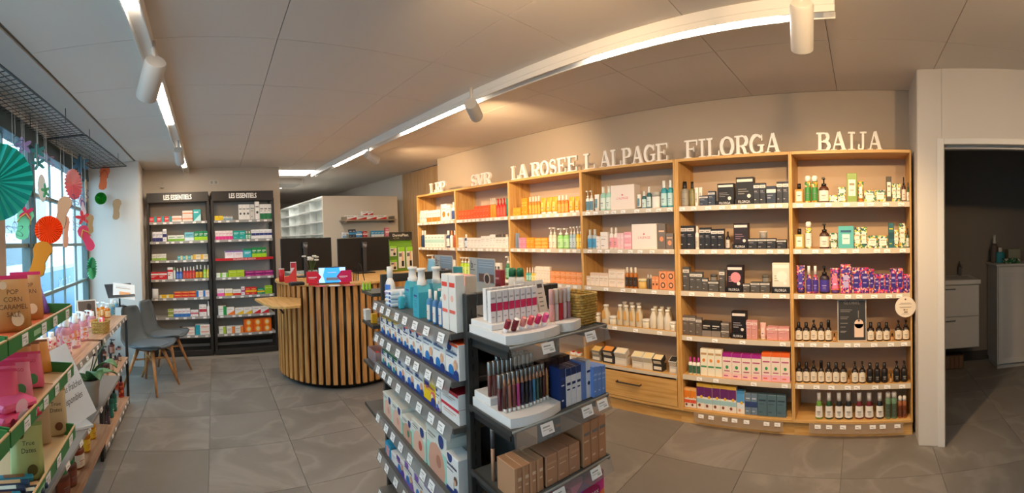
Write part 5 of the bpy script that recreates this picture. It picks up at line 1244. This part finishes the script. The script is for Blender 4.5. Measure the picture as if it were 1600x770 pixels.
for px,wp,yt,ly in ((184,9,470,.18),(178,10,468,.12)): lr('b','clear bottle with pale blue label',px,wp,yt,ly,.83,['tr:cfe0d8:.5','f0eeea','5aa0c8','e8f0f4'])
for px,wp,yt,ly in ((170,12,474,.14),(163,12,472,.2),(153,14,472,.22)): lr('p','orange soap bottle with white pump',px,wp,yt,ly,.83,['tr:f0901a:.75','f2efea','f4e0b0','d86a1a'])
for i,(px,wp,yt,ly) in enumerate(((147,15,487,.16),(139,16,485,.22),(134,17,490,.1),(127,18,487,.2),(121,19,491,.1),(114,20,490,.2),(107,21,495,.1),(99,22,496,.2))):
    lr('p' if i%2 else 'b','clear pink flowered bottle',px,wp,yt,ly,.83,['tr:f0c0cc:.45','f2f0ee','fl:60:f4e8ec,e86a90,f4c8d4,f4e8ec,f0a070','d83a6a'])
for i,px in enumerate((84,72,60,46,32,20)):
    lr('b','white refill bottle with red leaf print',px,20,520-i*2,.25,.83,['f4ece2','f4f0ea','fl:50:f4ece2,d83a5a,f4ece2,f4e0d0','d83a5a'])
# basket of small tubes
t=thing('wicker_basket','small golden wicker basket on the window rack top shelf','basket',RKF.w(RKF.hit(158,530,.07)[0],.07,.831),RA_); woven(t,.12,.11,.085,8,36)
for i in range(5):
    m=MB(); c=['f0508a','4ac07a','f4e8e4','f0a0b8','e8405a'][i]; m.lathe([(.004,0),(.014,.03),(.015,.1)],c,10,sy=.5); 
    P=RKF.w(RKF.hit(158,530,.07)[0]-.04+.02*i,.065+.01*(i%2),.838); o=m.build('sample_tube',None,P,i*.5); tag(o,f'{["bright pink","green","white","pale pink","red"][i]} sample tube standing in the small wicker basket','tube','sample tubes in the small basket')
# card and brochure at the end
P=RKF.w(RKF.hit(144,470,.2)[0],.24,.831); m=MB(); m.box(-.085,0,0,.085,.006,.21,'e8e2dc'); m.rect(-.075,.015,.075,.2,-.0006,'6a5a50'); m.disc(.02,.09,.055,-.001,'a8482a',14,.03); m.disc(.02,.15,.03,-.0012,'3a302c',14,.02); m.xf(Matrix.Rotation(R(-10),4,'X'))
o=m.build('picture_card',None,P,R(120)); tag(o,'framed picture card standing by the window frame on the rack','card')
P=RKF.w(RKF.hit(190,480,.15)[0],.16,.831)
t=thing('brochure_stand','black stand with open white brochure at the rack end','stand',P,R(115)); MB().tube([(0,.03,0),(0,.03,.16)],.01,'2a2a2c',8).box(-.06,-.03,0,.06,.08,.008,'2a2a2c').build('base',t)
m=MB(); m.box(-.15,-.004,-.1,.15,.0,.1,'2b2c30'); m.xf(Matrix.Translation((.0,.02,.17))@Matrix.Rotation(R(-50),4,'X')); m.build('back_board',t)
m=MB(); m.box(-.11,-.008,-.095,.13,-.0045,.095,'f2f0ec'); m.rect(-.04,-.05,.08,-.01,-.0085,'f0a870'); m.rect(-.08,.03,.08,.04,-.0085,'c0a898'); m.rect(-.08,.05,.04,.056,-.0085,'c8c4c0'); m.xf(Matrix.Translation((.03,.0,.16))@Matrix.Rotation(R(-38),4,'X')@Matrix.Rotation(R(12),4,'Y')); m.build('brochure',t)
MS='middle shelf of window rack'; BS='bottom shelf of window rack'
AM=['3a1410','1a1414','c8a88a','3a2a20']
for px,wp,yt,ly in ((177,12,530,.16),(188,9,541,.12),(165,10,541,.18)): lr('p','large amber pump bottle',px,wp,yt,ly,.44,['5a2418','1a1616','d8b0a0','8a4a3a'],'',MS)
for px,wp,yt,ly in ((167,12,557,.04),(176,9,553,.05),(183,8,556,.05),(189,7,552,.04)): lr('b','dark amber bottle with beige label',px,wp,yt,ly,.44,AM,'',MS)
for px,wp,yt,ly in ((192,9,588,.05),(187,9,593,.12)): lr('b','bright red patterned bottle',px,wp,yt,ly,.07,['fl:40:b8281a,d84a2a,8a1a14,e8783a','141414'],'',BS)
for px,wp,yt,ly in ((181,9,604,.05),(176,8,612,.05)): lr('b','dark teal bottle',px,wp,yt,ly,.07,['1f5a4a','141414','2a7a64','c8d8c8'],'',BS)
for px,wp,yt,ly in ((170,9,622,.05),(165,8,626,.05)): lr('b','black bottle',px,wp,yt,ly,.07,['201c20','3a3a3a','4a3a44','a8a0a0'],'',BS)
LS='bottom shelf of near window rack'
for px,wp,yt,ly,c in ((147,15,656,.0,'d8901a'),(138,16,668,-.01,'c87a1a'),(127,22,690,-.02,'8a3a1a'),(142,15,662,.12,'e0a020'),(132,16,668,.12,'e8b028')): lr('b','orange juice bottle with pale label',px,wp,yt,ly,.262,['tr:%s:.85'%c,'b88a5a' if px==127 else 'e8e0d0','e8dcc8' if px==127 else 'f0c030','b85a3a'],'',LS)
for px,wp,yt,ly in ((115,24,712,-.03),(103,28,728,-.02),(88,28,722,.08)): lr('b','brown bottle with green cap',px,wp,yt,ly,.262,['5a2a18','2a8a4a','7a3a24'],'',LS)
for px,yt in ((70,736),(52,748)): lr('b','small amber bottle in shadow',px,24,yt,.1,.262,['6a3418','e8e0d0','c89a6a'],'',LS)
# orchid
t=thing('potted_orchid','orchid with big green leaves in a taupe ribbed pot','plant',(-2.38,-.535,.599))
m=MB(); m.lathe([(.042,0),(.046,.01),(.052,.1),(.056,.12),(.056,.15),(.05,.15),(.048,.13)],'9a8c7c',28); m.build('pot',t)
MB().lathe([(.047,.128),(.001,.138)],'4a3a2c',16,cap=False).build('soil',t)
for i in range(5):
    m=MB(); a=[0.5,2.2,3.6,5.2,1.3][i]; L=[.19,.17,.14,.15,.17][i]; n=8; vs=[];fs=[]; lift=[.09,.05,.03,.02,.12][i]
    for j in range(n+1):
        f=j/n; wd=.045*math.sin(math.pi*min(.98,f*.92+.06))**.7; d_=L*f; z=.14+lift*math.sin(f*1.9)*1.2-.05*f*f
        for s_ in (-1,0,1): vs.append((math.cos(a)*d_-math.sin(a)*wd*s_, math.sin(a)*d_+math.cos(a)*wd*s_, z+abs(s_)*.010))
    for s_ in (-1,0,1):
        pass
    b=len(vs); vs+= [(x,y,z-.003) for x,y,z in vs]
    for j in range(n):
        for k in (0,1): q=j*3+k; fs.append((q,q+3,q+4,q+1)); fs.append((b+q,b+q+1,b+q+4,b+q+3))
    for j in range(n): fs.append((j*3,b+j*3,b+j*3+3,j*3+3)); fs.append((j*3+2,j*3+5,b+j*3+5,b+j*3+2))
    m.add(vs,fs,['3f6a3a','55804a','3a6234','4a7442','4f7a46'][i],True); m.build('leaf',t)
for i,(dx,dy,h) in enumerate(((-.02,.05,.33),(.03,.07,.36),(.01,.02,.28))):
    m=MB(); m.tube([(0,0,.13),(dx*.5,dy*.3,.2),(dx,dy*.8,h*.8),(dx*1.4,dy*1.4,h)],.0032,['2a3020','4a5a30','3a2a24'][i],6); m.build('flower_stem',t)
# sign card
t=thing('sign_card','white card with handwritten lines leaning beside the orchid','sign',(-2.07,-.50,.5995),R(128))
m=MB(); W_,Hh=.22,.37; m.box(-W_/2,0,0,W_/2,.003,Hh,'e9e6e4')

for t_,x_,z_,w_ in (('Boissons fraîches',.012,.42,.78),('disponibles',.02,.27,.5)):
    k0=len(m.v); m.text(t_,x_,0,-.0006,.045,'4a4846',W_*w_); m.xf(Matrix.Translation((0,0,Hh*z_))@Matrix(((1,0,.35,0),(0,1,0,0),(0,0,1,0),(0,0,0,1))),k0)

m.xf(Matrix.Translation((-.03,.0,.035))@Matrix.Rotation(R(-12),4,'X')@Matrix.Rotation(R(-20),4,'Y')); m.build('card',t)
bx('easel_foot',(-.05,0,0,.05,.1,.012),'d8d4d0',t)
# ---------------------------------------------------------------- snack display
GR='2f7a3a'; PW='d8b080'
sd=thing('snack_display','three tier plywood snack display with green fronts','display',(-1.08,-.47,.6),math.pi)
TZ=[(1.205,1.247),(.958,1.0),(.70,.745)]
for i,(z0,z1) in enumerate(TZ):
    z0-=.6;z1-=.6; off=.0
    for k,(xa,xb) in enumerate(((.0,.68),(-.72,-.01))):
        s=bx('tray_bottom',(xa,off,z0,xb,off+.27,z0+.008),PW,sd)
        bx('tray_side',(xa,off,z0+.008,xa+.008,off+.27,z1+.01),GR,s); bx('tray_side',(xb-.008,off,z0+.008,xb,off+.27,z1+.01),GR,s); bx('tray_front',(xa,off-.006,z0,xb,off,z1),GR,s)
        bx('front_edge',(xa,off-.006,z1,xb,off+.001,z1+.004),PW,s)
        for q in (.12,.3,.43,.6): 
            if k==0: put(tag_m(.05),'price_tag',s,(xa+q,off-.0075,(z0+z1)/2))
        if k==0: q=MB(); q.rect(.2,z0+.012,.27,z1-.012,off-.0068,'9ac89a'); q.text('%',.37,z0+.01,off-.0068,.03,'d8e8d0') if 0 else None; q.build('print',s)
for x in (-.72,-.015,.66): bx('upright',(x,.262,0,x+.014,.275,.62 if x>.6 else .66),PW,sd)
def sn(kind,desc,X,Y,z,w,h,cols,st,face,text=None,tier=0,lean=0,d=None):
    rz=math.atan2(math.sin(face),-math.cos(face)); 
    o=place(kind,desc,(X,Y,z),rz,w,h,cols,st,['top tier of snack display','middle tier of snack display','bottom tier of snack display'][tier],(round(X,3),0),text=text,d=d)
    if lean: o.rotation_euler=(-lean,0,rz)
    return o
BR='c08a50'
sn('f','brown popcorn pouch with pink top',-1.32,-.545,1.2135,.14,.19,[BR,'d8286a','4a2a1c','e8d0b0'],'',.9,"POP/CORN/CARAMEL/SALÉ",0,.12)
sn('f','brown popcorn pouch with pink top',-1.55,-.575,1.2135,.125,.19,[BR,'d8286a','4a2a1c','e8d0b0'],'',1.0,"POP/CORN",0,.2)
sn('f','rear brown popcorn pouch',-1.33,-.66,1.2135,.13,.225,[BR,'d8286a','4a2a1c'],'',.9,None,0,.05)
sn('f','purple crisp pouch leaning back',-1.69,-.575,1.2135,.10,.13,['6a3a9a','8a5ab8','e8d8f0','b890d8'],'',.8,None,0,.6)
tag(bx('card_liner',(-1.75,-.72,1.2135,-1.09,-.49,1.216),'d8643a'),'orange card lining the top snack tier','card')
tag(bx('card_liner',(-1.75,-.72,.9665,-1.6,-.49,.969),'d8b080'),'plain card lining the middle snack tier','card')
for i in range(5): sn('f','pink fruit snack pouch',-1.5+.062*i,-.56-.03*(i%2),.9665,.12,.135,[['e86a90','e0507a','e88aa4'][i%3],'d83a6a','b81a3a','3a8a4a'],'',1.0,'PANGO' if i in(0,2) else None,1,.4)
for i in range(3): sn('f','orange brown snack pouch',-1.69+.05*i,-.585-.02*i,.9665,.115,.14,[['d8903a','c8803a','b87038'][i],'8a5030','f0e0c0','5a3020'],'',.95,None,1,.4)
for i in range(6): sn('f','rear grey brown pouch',-1.66+.08*i,-.69,.9665,.1,.145,['9a7a6a','7a5a52','e0d0c8'],'',.95,None,1,.2)
m=MB(); m.box(-.085,0,0,.085,.11,.03,'e04a7a',.01); m.disc(.0,.015,.03,-.001,'f4c8d8',12); m.disc(-.05,.015,.012,-.0012,'8a2040',10); m.box(-.087,-.001,-.0,.087,.111,.008,'b81a3a'); o=m.build('snack_bag',None,(-1.23,-.485,.9669),math.pi-.35); tag(o,'flat pink and red snack bag lying at the middle tier front','bag')
m=MB(); m.box(-.07,0,0,.07,.09,.025,'e8608a',.01); m.disc(.0,.012,.025,-.001,'f4c8d8',12); o=m.build('snack_bag',None,(-1.24,-.495,.9975),math.pi-.5); tag(o,'pink snack bag lying on top of the flat red one','bag')
sn('f','beige date pouch with dark lettering',-1.715,-.53,.7085,.105,.19,['c8b088','b89868','3a2a1c','6a3a20'],'',1.0,'True/Dates',2,.1)
sn('f','plain beige date pouch',-1.62,-.57,.7085,.1,.185,['b89a78','a88a60','3a2a1c','6a3a20'],'',1.0,None,2,.1)
sn('f','green date pouch',-1.36,-.52,.7085,.115,.185,['a8b070','8a9a58','2a2a1c','5a4a20'],'',1.0,'True/Dates',2,.08)
sn('f','rear brown date pouch',-1.52,-.6,.7085,.1,.18,['8a6a50','6a4a38','e0d0b8'],'',.95,None,2,.1)
for i in range(14):
    m=MB(); m.box(-.06,0,0,.06,.028,.016,['1f3a5a','2a7a8a','1f2a4a'][i%3],.004); m.rect(-.04,.004,.02,.012,-.0005,'c89a6a'); m.box(-.04,.004,.0155,.03,.024,.0168,['c89a6a','7a4a2a','d8d8c8'][i%3]); m.box(-.064,.004,.006,-.06,.024,.010,'2a9aa0')
    X=-1.10-.037*(i%7); Y=-.505-.05*(i//7); o=m.build('cereal_bar',None,(X,Y,.7088+.017*(i//7)),math.pi-1.1); tag(o,f'{["navy","teal","dark blue"][i%3]} wrapped cereal bar, {num(i%7+1)} from the near edge, {["front","rear"][i//7]} row, bottom snack tier','bar','cereal bars on the bottom tier')
# ---------------------------------------------------------------- window decorations (hung from the grille)
def hang(name,px,py,depth,label,cat,rz=None,tiltz=0,plane='Y',group=None,s0=None):
    P=onY(px,py,depth) if plane=='Y' else onX(px,py,depth)
    rz=rz if rz is not None else math.pi-.35
    t=thing(name,label,cat,P,rz,group); return t,P
def string(t,P,z1,z0=0):
    MB().tube([(0,0,z0),(0,0,z1-P.z)],.0012,'d8d4cc',4).build('string',t)
def wid(px,P): return px/F*math.hypot(P.x,P.y)
def fan(px,py,rad,cols,label,depth,rz,n=32,plane='Y',dpt=.02,sx=1):
    t,P=hang('paper_fan',px,py,depth,label,'paper fan',rz,plane=plane,group='pleated paper fans'); r=wid(rad,P)
    vs=[(0,0,0)]; fs=[]; fm=MB(); k=cols[0]; ov=[]
    for i in range(2*n):
        a=math.pi*i/n; y=-dpt if i%2 else dpt*.2; vs.append((r*sx*math.cos(a),y,r*math.sin(a)))
    A=[(0,1+i,1+(i+1)%(2*n)) for i in range(0,2*n,2)]; B=[(0,1+i,1+(i+1)%(2*n)) for i in range(1,2*n,2)]
    fm.add(vs,A,cols[0]); fm.add(vs,B,cols[1]); b=len(fm.v)
    vs2=[(x,y+.003,z) for x,y,z in vs]; fm.add(vs2,[tuple(reversed(f)) for f in A+B],cols[0])
    o=fm.build('pleated_disc',t); string(t,P,gz if plane=='Y' else gz,r*.9); return t
FZ=math.pi-.9
fan(-10,284,62,['129080','1fb09c'],'large teal pleated paper fan hanging before the window',-.94,R(112),24,dpt=.02)
fan(76,359,22,['ff5a1e','f04a10'],'orange pleated paper fan hanging before the window',-.98,R(112),30)
fan(114,288,24,['f07a8c','f8b0b0'],'pink tissue fan seen nearly edge on',-1.0,R(150),24,sx=.8)
fan(157.5,310,9.5,['1a7a1a','2a9a2a'],'small green pleated fan before the white pier',-5.15,R(90),24,plane='X')
fan(143,419,17,['4ac88a','2aa070'],'green pleated fan hanging at the window corner',-1.02,R(165),24,sx=.9)
SOLE=[(-.03,-.5),(.08,-.48),(.17,-.38),(.17,-.2),(.13,-.05),(.17,.15),(.22,.3),(.18,.43),(.06,.5),(-.08,.48),(-.19,.38),(-.21,.22),(-.15,.02),(-.14,-.2),(-.16,-.38),(-.12,-.47)]
def flop(px,py,hpx,col,label,depth=-1.0,rz=R(115),roll=0,strap=None,plane='Y',ws=1,edge=None):
    t,P=hang('paper_flip_flop',px,py,depth,label,'paper flip-flop',rz,plane=plane,group='paper flip-flops'); h=wid(hpx,P)
    M_=Matrix.Rotation(R(roll),4,'Y')
    m=MB(); m.prism([(x*h*ws,z*h) for x,z in SOLE],-.004,.004,col); 
    if edge: m.prism([(x*h*ws*1.04+.004,z*h*1.01) for x,z in SOLE],.004,.009,edge)
    m.xf(M_); m.build('sole',t)
    if strap:
        m=MB(); m.tube([(-.17*h*ws,-.006,.02*h),(-.12*h*ws,-.02,.18*h),(0,-.012,.34*h)],.012*h+.002,strap,6); m.tube([(.17*h*ws,-.006,.02*h),(.13*h*ws,-.02,.18*h),(0,-.012,.34*h)],.012*h+.002,strap,6); m.xf(M_); m.build('strap',t)
    string(t,P,gz,h*.45)
flop(37,350,50,'7ae0b0','mint green paper flip-flop with gold strap',-1.0,R(115),12,'c8a050',ws=1.25)
flop(62,405,58,'e0902a','orange brown paper flip-flop sole low in the window',-.93,R(112),18,ws=1.2,edge='6a4a2a')
flop(97,333,55,'c8a080','tan paper sole with floral heel behind the orange fan',-.97,R(115),16,ws=.95,edge='2a2220')
flop(103,362,50,'e0a890','narrow pink patterned paper sole',-1.0,R(140),4,ws=.6,edge='3a2a26')
flop(135,372,42,'e0406a','pink paper flip-flop with gold strap',-.92,R(115),-24,'d8a850',ws=1.05)
flop(141,350,30,'b08858','brown paper sole behind the pink flip-flop',-1.0,R(115),0,ws=.9)
flop(129,322,28,'e8d0dc','pale lilac paper flip-flop with purple strap',-1.0,R(130),-14,'6a3a8a',ws=.8)
flop(162,278,38,'d86a3a','orange paper flip-flop hanging before the white pier',-5.1,R(100),10,'b8502a',plane='X')
flop(182,327,33,'a88862','tan paper sole hanging before the white pier',-5.15,R(100),6,plane='X')
flop(134,298,36,'c8b898','pale edge-on paper sole beside the window frame',-1.05,R(165),0,ws=.4)
def flower(px,py,rad,col,label,depth=-1.0,kind=0,rz=R(115),n=6):
    t,P=hang('paper_flower',px,py,depth,label,'paper flower',rz,group='paper flowers'); r=wid(rad,P)
    for i in range(n):
        a=2*math.pi*i/n+.5; m=MB(); pts=[]
        for k in range(13):
            q=2*math.pi*k/12; x=r*.5-math.cos(q)*r*.5; y=math.sin(q)*r*.22; pts.append((x*math.cos(a)-y*math.sin(a),0,x*math.sin(a)+y*math.cos(a)))
        if kind==0:
            vs=[(x,-.008,z) for x,_,z in pts[:-1]]+[(x,.008,z) for x,_,z in pts[:-1]]+[(x*.93,-.008,z*.93) for x,_,z in pts[:-1]]+[(x*.93,.008,z*.93) for x,_,z in pts[:-1]]; L=12
            m.add(vs,[(j,(j+1)%L,(j+1)%L+L,j+L) for j in range(L)]+[(2*L+j,3*L+j,3*L+(j+1)%L,2*L+(j+1)%L) for j in range(L)]+[(j,2*L+j,2*L+(j+1)%L,(j+1)%L) for j in range(L)],col)
        else: m.prism([(p[0],p[2]) for p in pts[:-1]],-.003,.003,col)
        m.build('petal',t)
    string(t,P,gz)
flower(24,227,15,'2a5a4a','dark green looped paper flower beside the teal fan')
flower(36,228,15,'9a80b4','lilac paper flower high in the window',kind=1,n=5)
flower(59,236,13,'0f6a6a','dark teal paper flower, upper of a pair',kind=1,n=5); flower(60,255,12,'0f6a6a','dark teal paper flower, lower of a pair',kind=1,n=5)
flower(72,252,14,'a83a6a','plum looped paper flower right of the teal flowers')
flower(23,361,15,'3a2a44','dark purple looped paper flower over the mint flip-flop',-.96)
flower(41,332,13,'d8205a','crimson paper flower above the mint flip-flop',-.98,1,n=4)
flower(71,298,12,'1f8a5a','green narrow paper flower before the round sticker',-1.0,1,R(165),5)
flower(125,256,15,'0f5a7a','deep blue paper flower by the window post',-1.0,1,n=6)
flower(128,303,12,'5a3a7a','purple looped paper flower by the window post')
flower(114,314,11,'4a4a8a','blue violet looped flower near the pink fan')
flower(116,349,11,'4a5a6a','grey blue looped paper flower low by the post')
flower(129,340,12,'d82a3a','red paper flower above the pink flip-flop',-.95,1,n=5)
# ---------------------------------------------------------------- chairs
def chair(P,rz,label):
    t=thing('shell_chair',label,'chair',P,rz,'grey shell chairs by the window pier')
    prof=[(-.235,.455,.17),(-.19,.462,.205),(-.08,.445,.225),(.06,.43,.232),(.15,.44,.23),(.205,.49,.225),(.24,.58,.205),(.265,.7,.178),(.285,.8,.15),(.29,.825,.12)]
    def grid(off,k,sc=1,z0=0):
        vs=[];N=9
        for y,z,hw in prof:
            for i in range(N):
                u=-1+2*i/(N-1); e=abs(u)**3; back=max(0,min(1,(z-.46)/.2)); x=u*hw*sc
                vs.append((x,y-e*.05*back*(1 if z>.47 else 0)+off*back*.7, z+e*.035*(1-back)+off*(1-back)*-1 if True else z))
        return vs,N
    a,N=grid(0,'');b,_=grid(.014,''); m=MB(); n=len(prof); fs=[]
    for j in range(n-1):
        for i in range(N-1): q=j*N+i; fs.append((q,q+1,q+N+1,q+N)); q+=n*N; fs.append((q,q+N,q+N+1,q+1))
    per=[i for i in range(N)]+[j*N+N-1 for j in range(1,n)]+[(n-1)*N+i for i in range(N-2,-1,-1)]+[j*N for j in range(n-2,0,-1)]
    for i in range(len(per)): p,q=per[i],per[(i+1)%len(per)]; fs.append((p,p+n*N,q+n*N,q))
    m.add(a+b,fs,'5c666c',True); m.build('shell',t)
    m=MB(); P_=[]; 
    for q in range(20): an=2*math.pi*q/20; c,s_=math.cos(an),math.sin(an); k=(abs(c)**3+abs(s_)**3)**(-1/3); P_.append((.2*c*k,-.02+.19*s_*k))
    m.plate(P_,.437,.458,'666f75'); m.plate([(x*.93,-.02+(y+.02)*.93) for x,y in P_],.458,.466,'666f75'); m.build('cushion',t)
    MB().box(-.1,-.1,.395,.1,.1,.412,'8a5a30',.003).build('seat_block',t)
    for sx in(-1,1):
        for sy in(-1,1): m=MB(); m.tube([(sx*.09,sy*.09-.01,.41),(sx*.215,sy*.215-.01,0)],.016,'legwood',8,rs=[.021,.012]); m.build('leg',t)
    for d_ in(-1,1): MB().tube([(-.13,-.13*d_-.01,.3),(.13,.13*d_-.01,.3)],.01,'legwood',6).build('stretcher',t)
chair((-4.97,-.22,0),R(158),'grey shell chair with wooden legs, farther one beside the rack of essentials')
chair((-4.50,-.37,0),R(150),'grey shell chair with wooden legs, nearer one behind the window rack')
# ================================================================ WASHROOM
A=onY(1478,436,4.14); B=onY(1530,436,4.14)
t=thing('vanity_unit','white wall hung washbasin unit with two drawers','washbasin',(B.x,4.14,0))
W_=.62; zt=.945; MB().box(-W_,0,.26,0,.4,.90,'d4d0ca',.003).build('cabinet',t)
for z0,z1 in ((.27,.575),(.585,.89)):
    d_=bx('drawer',(-W_+.01,-.018,z0,-.01,0,z1),'dcd8d2',t,.003); MB().tube([(-W_/2-.06,-.018,z1-.03),(-W_/2-.06,-.035,z1-.03),(-W_/2+.06,-.035,z1-.03),(-W_/2+.06,-.018,z1-.03)],.004,'met:8a8a88').build('handle',d_)
MB().box(-W_-.01,-.03,.90,.01,.4,zt,'e6e3de',.004).box(-W_+.05,.05,zt,-.05,.3,zt+.0005,'c8c5c0').build('basin',t)
m=MB(); m.lathe([(.018,0),(.018,.1),(.014,.12)],'met:9a9a98',12); m.tube([(0,0,.09),(0,-.06,.12),(0,-.11,.105)],.01,'met:9a9a98',8); m.tube([(0,0,.12),(0,.02,.15)],.006,'met:9a9a98',6); m.build('tap',t,(-.12,.33,zt))
t=thing('slatted_box','small wooden slatted box on the floor under the basin','box',(B.x-.5,4.3,0)); bx('box',(0,.01,0,.38,.14,.14),'5a4636',t)
for i in range(8): bx('slat',(.003+.047*i,0,.005,.04+.047*i,.01,.135),'7a5c42',t)
cb=onZ(1558,577,0)
t=thing('white_cabinet','tall white cabinet inside the washroom','cabinet',(cb.x,cb.y,0),0)
bx('body',(0,0,.05,1.0,.34,1.065),'d2cec8',t,.003); bx('plinth',(.01,.02,0,.99,.33,.05),'c4c0ba',t); bx('top_board',(-.015,-.02,1.065,1.01,.34,1.085),'dcd8d2',t,.003)
for i in range(2):
    d_=bx('door',(.01+.49*i,-.018,.06,.49+.49*i,0,1.055),'d8d4ce',t,.002); q=MB()
    x0,x1=.01+.49*i,.49+.49*i
    q.box(x0,-.024,.06,x0+.05,-.018,1.055,'dcd8d2').box(x1-.05,-.024,.06,x1,-.018,1.055,'dcd8d2').box(x0+.05,-.024,.06,x1-.05,-.018,.11,'dcd8d2').box(x0+.05,-.024,1.0,x1-.05,-.018,1.055,'dcd8d2'); q.build('door_moulding',d_)
def wc(kind,desc,px,wpx,yt,cols,st='',dy=.12,h=None):
    P=onY(px,yt,cb.y+dy); r=math.hypot(P.x,P.y); place(kind,desc,(P.x,cb.y+dy,1.0855),0,wpx/F*r,P.z-1.0855,cols,st,'white cabinet in the washroom',(px,0))
wc('s','clear spray bottle with white trigger',1555,12,367,['tr:8a7a70:.5','e0dcd4'],'',.15); wc('b','teal bottle with white cap',1564,14,387,['2a8a94','dcd8d0','2a8a94','1f5a6a'],'S')
wc('c','pale tissue carton',1585,20,389,['a8a890','8a8a78','8a8a78'],'n',.2); wc('c','dark green patterned carton',1582,26,404,['fl:60:1f5a34,1a1a1a,c8c8b8,2a7a44'],'n',.04)
finish()
# sensor for duplicates: names of the setting stay unique
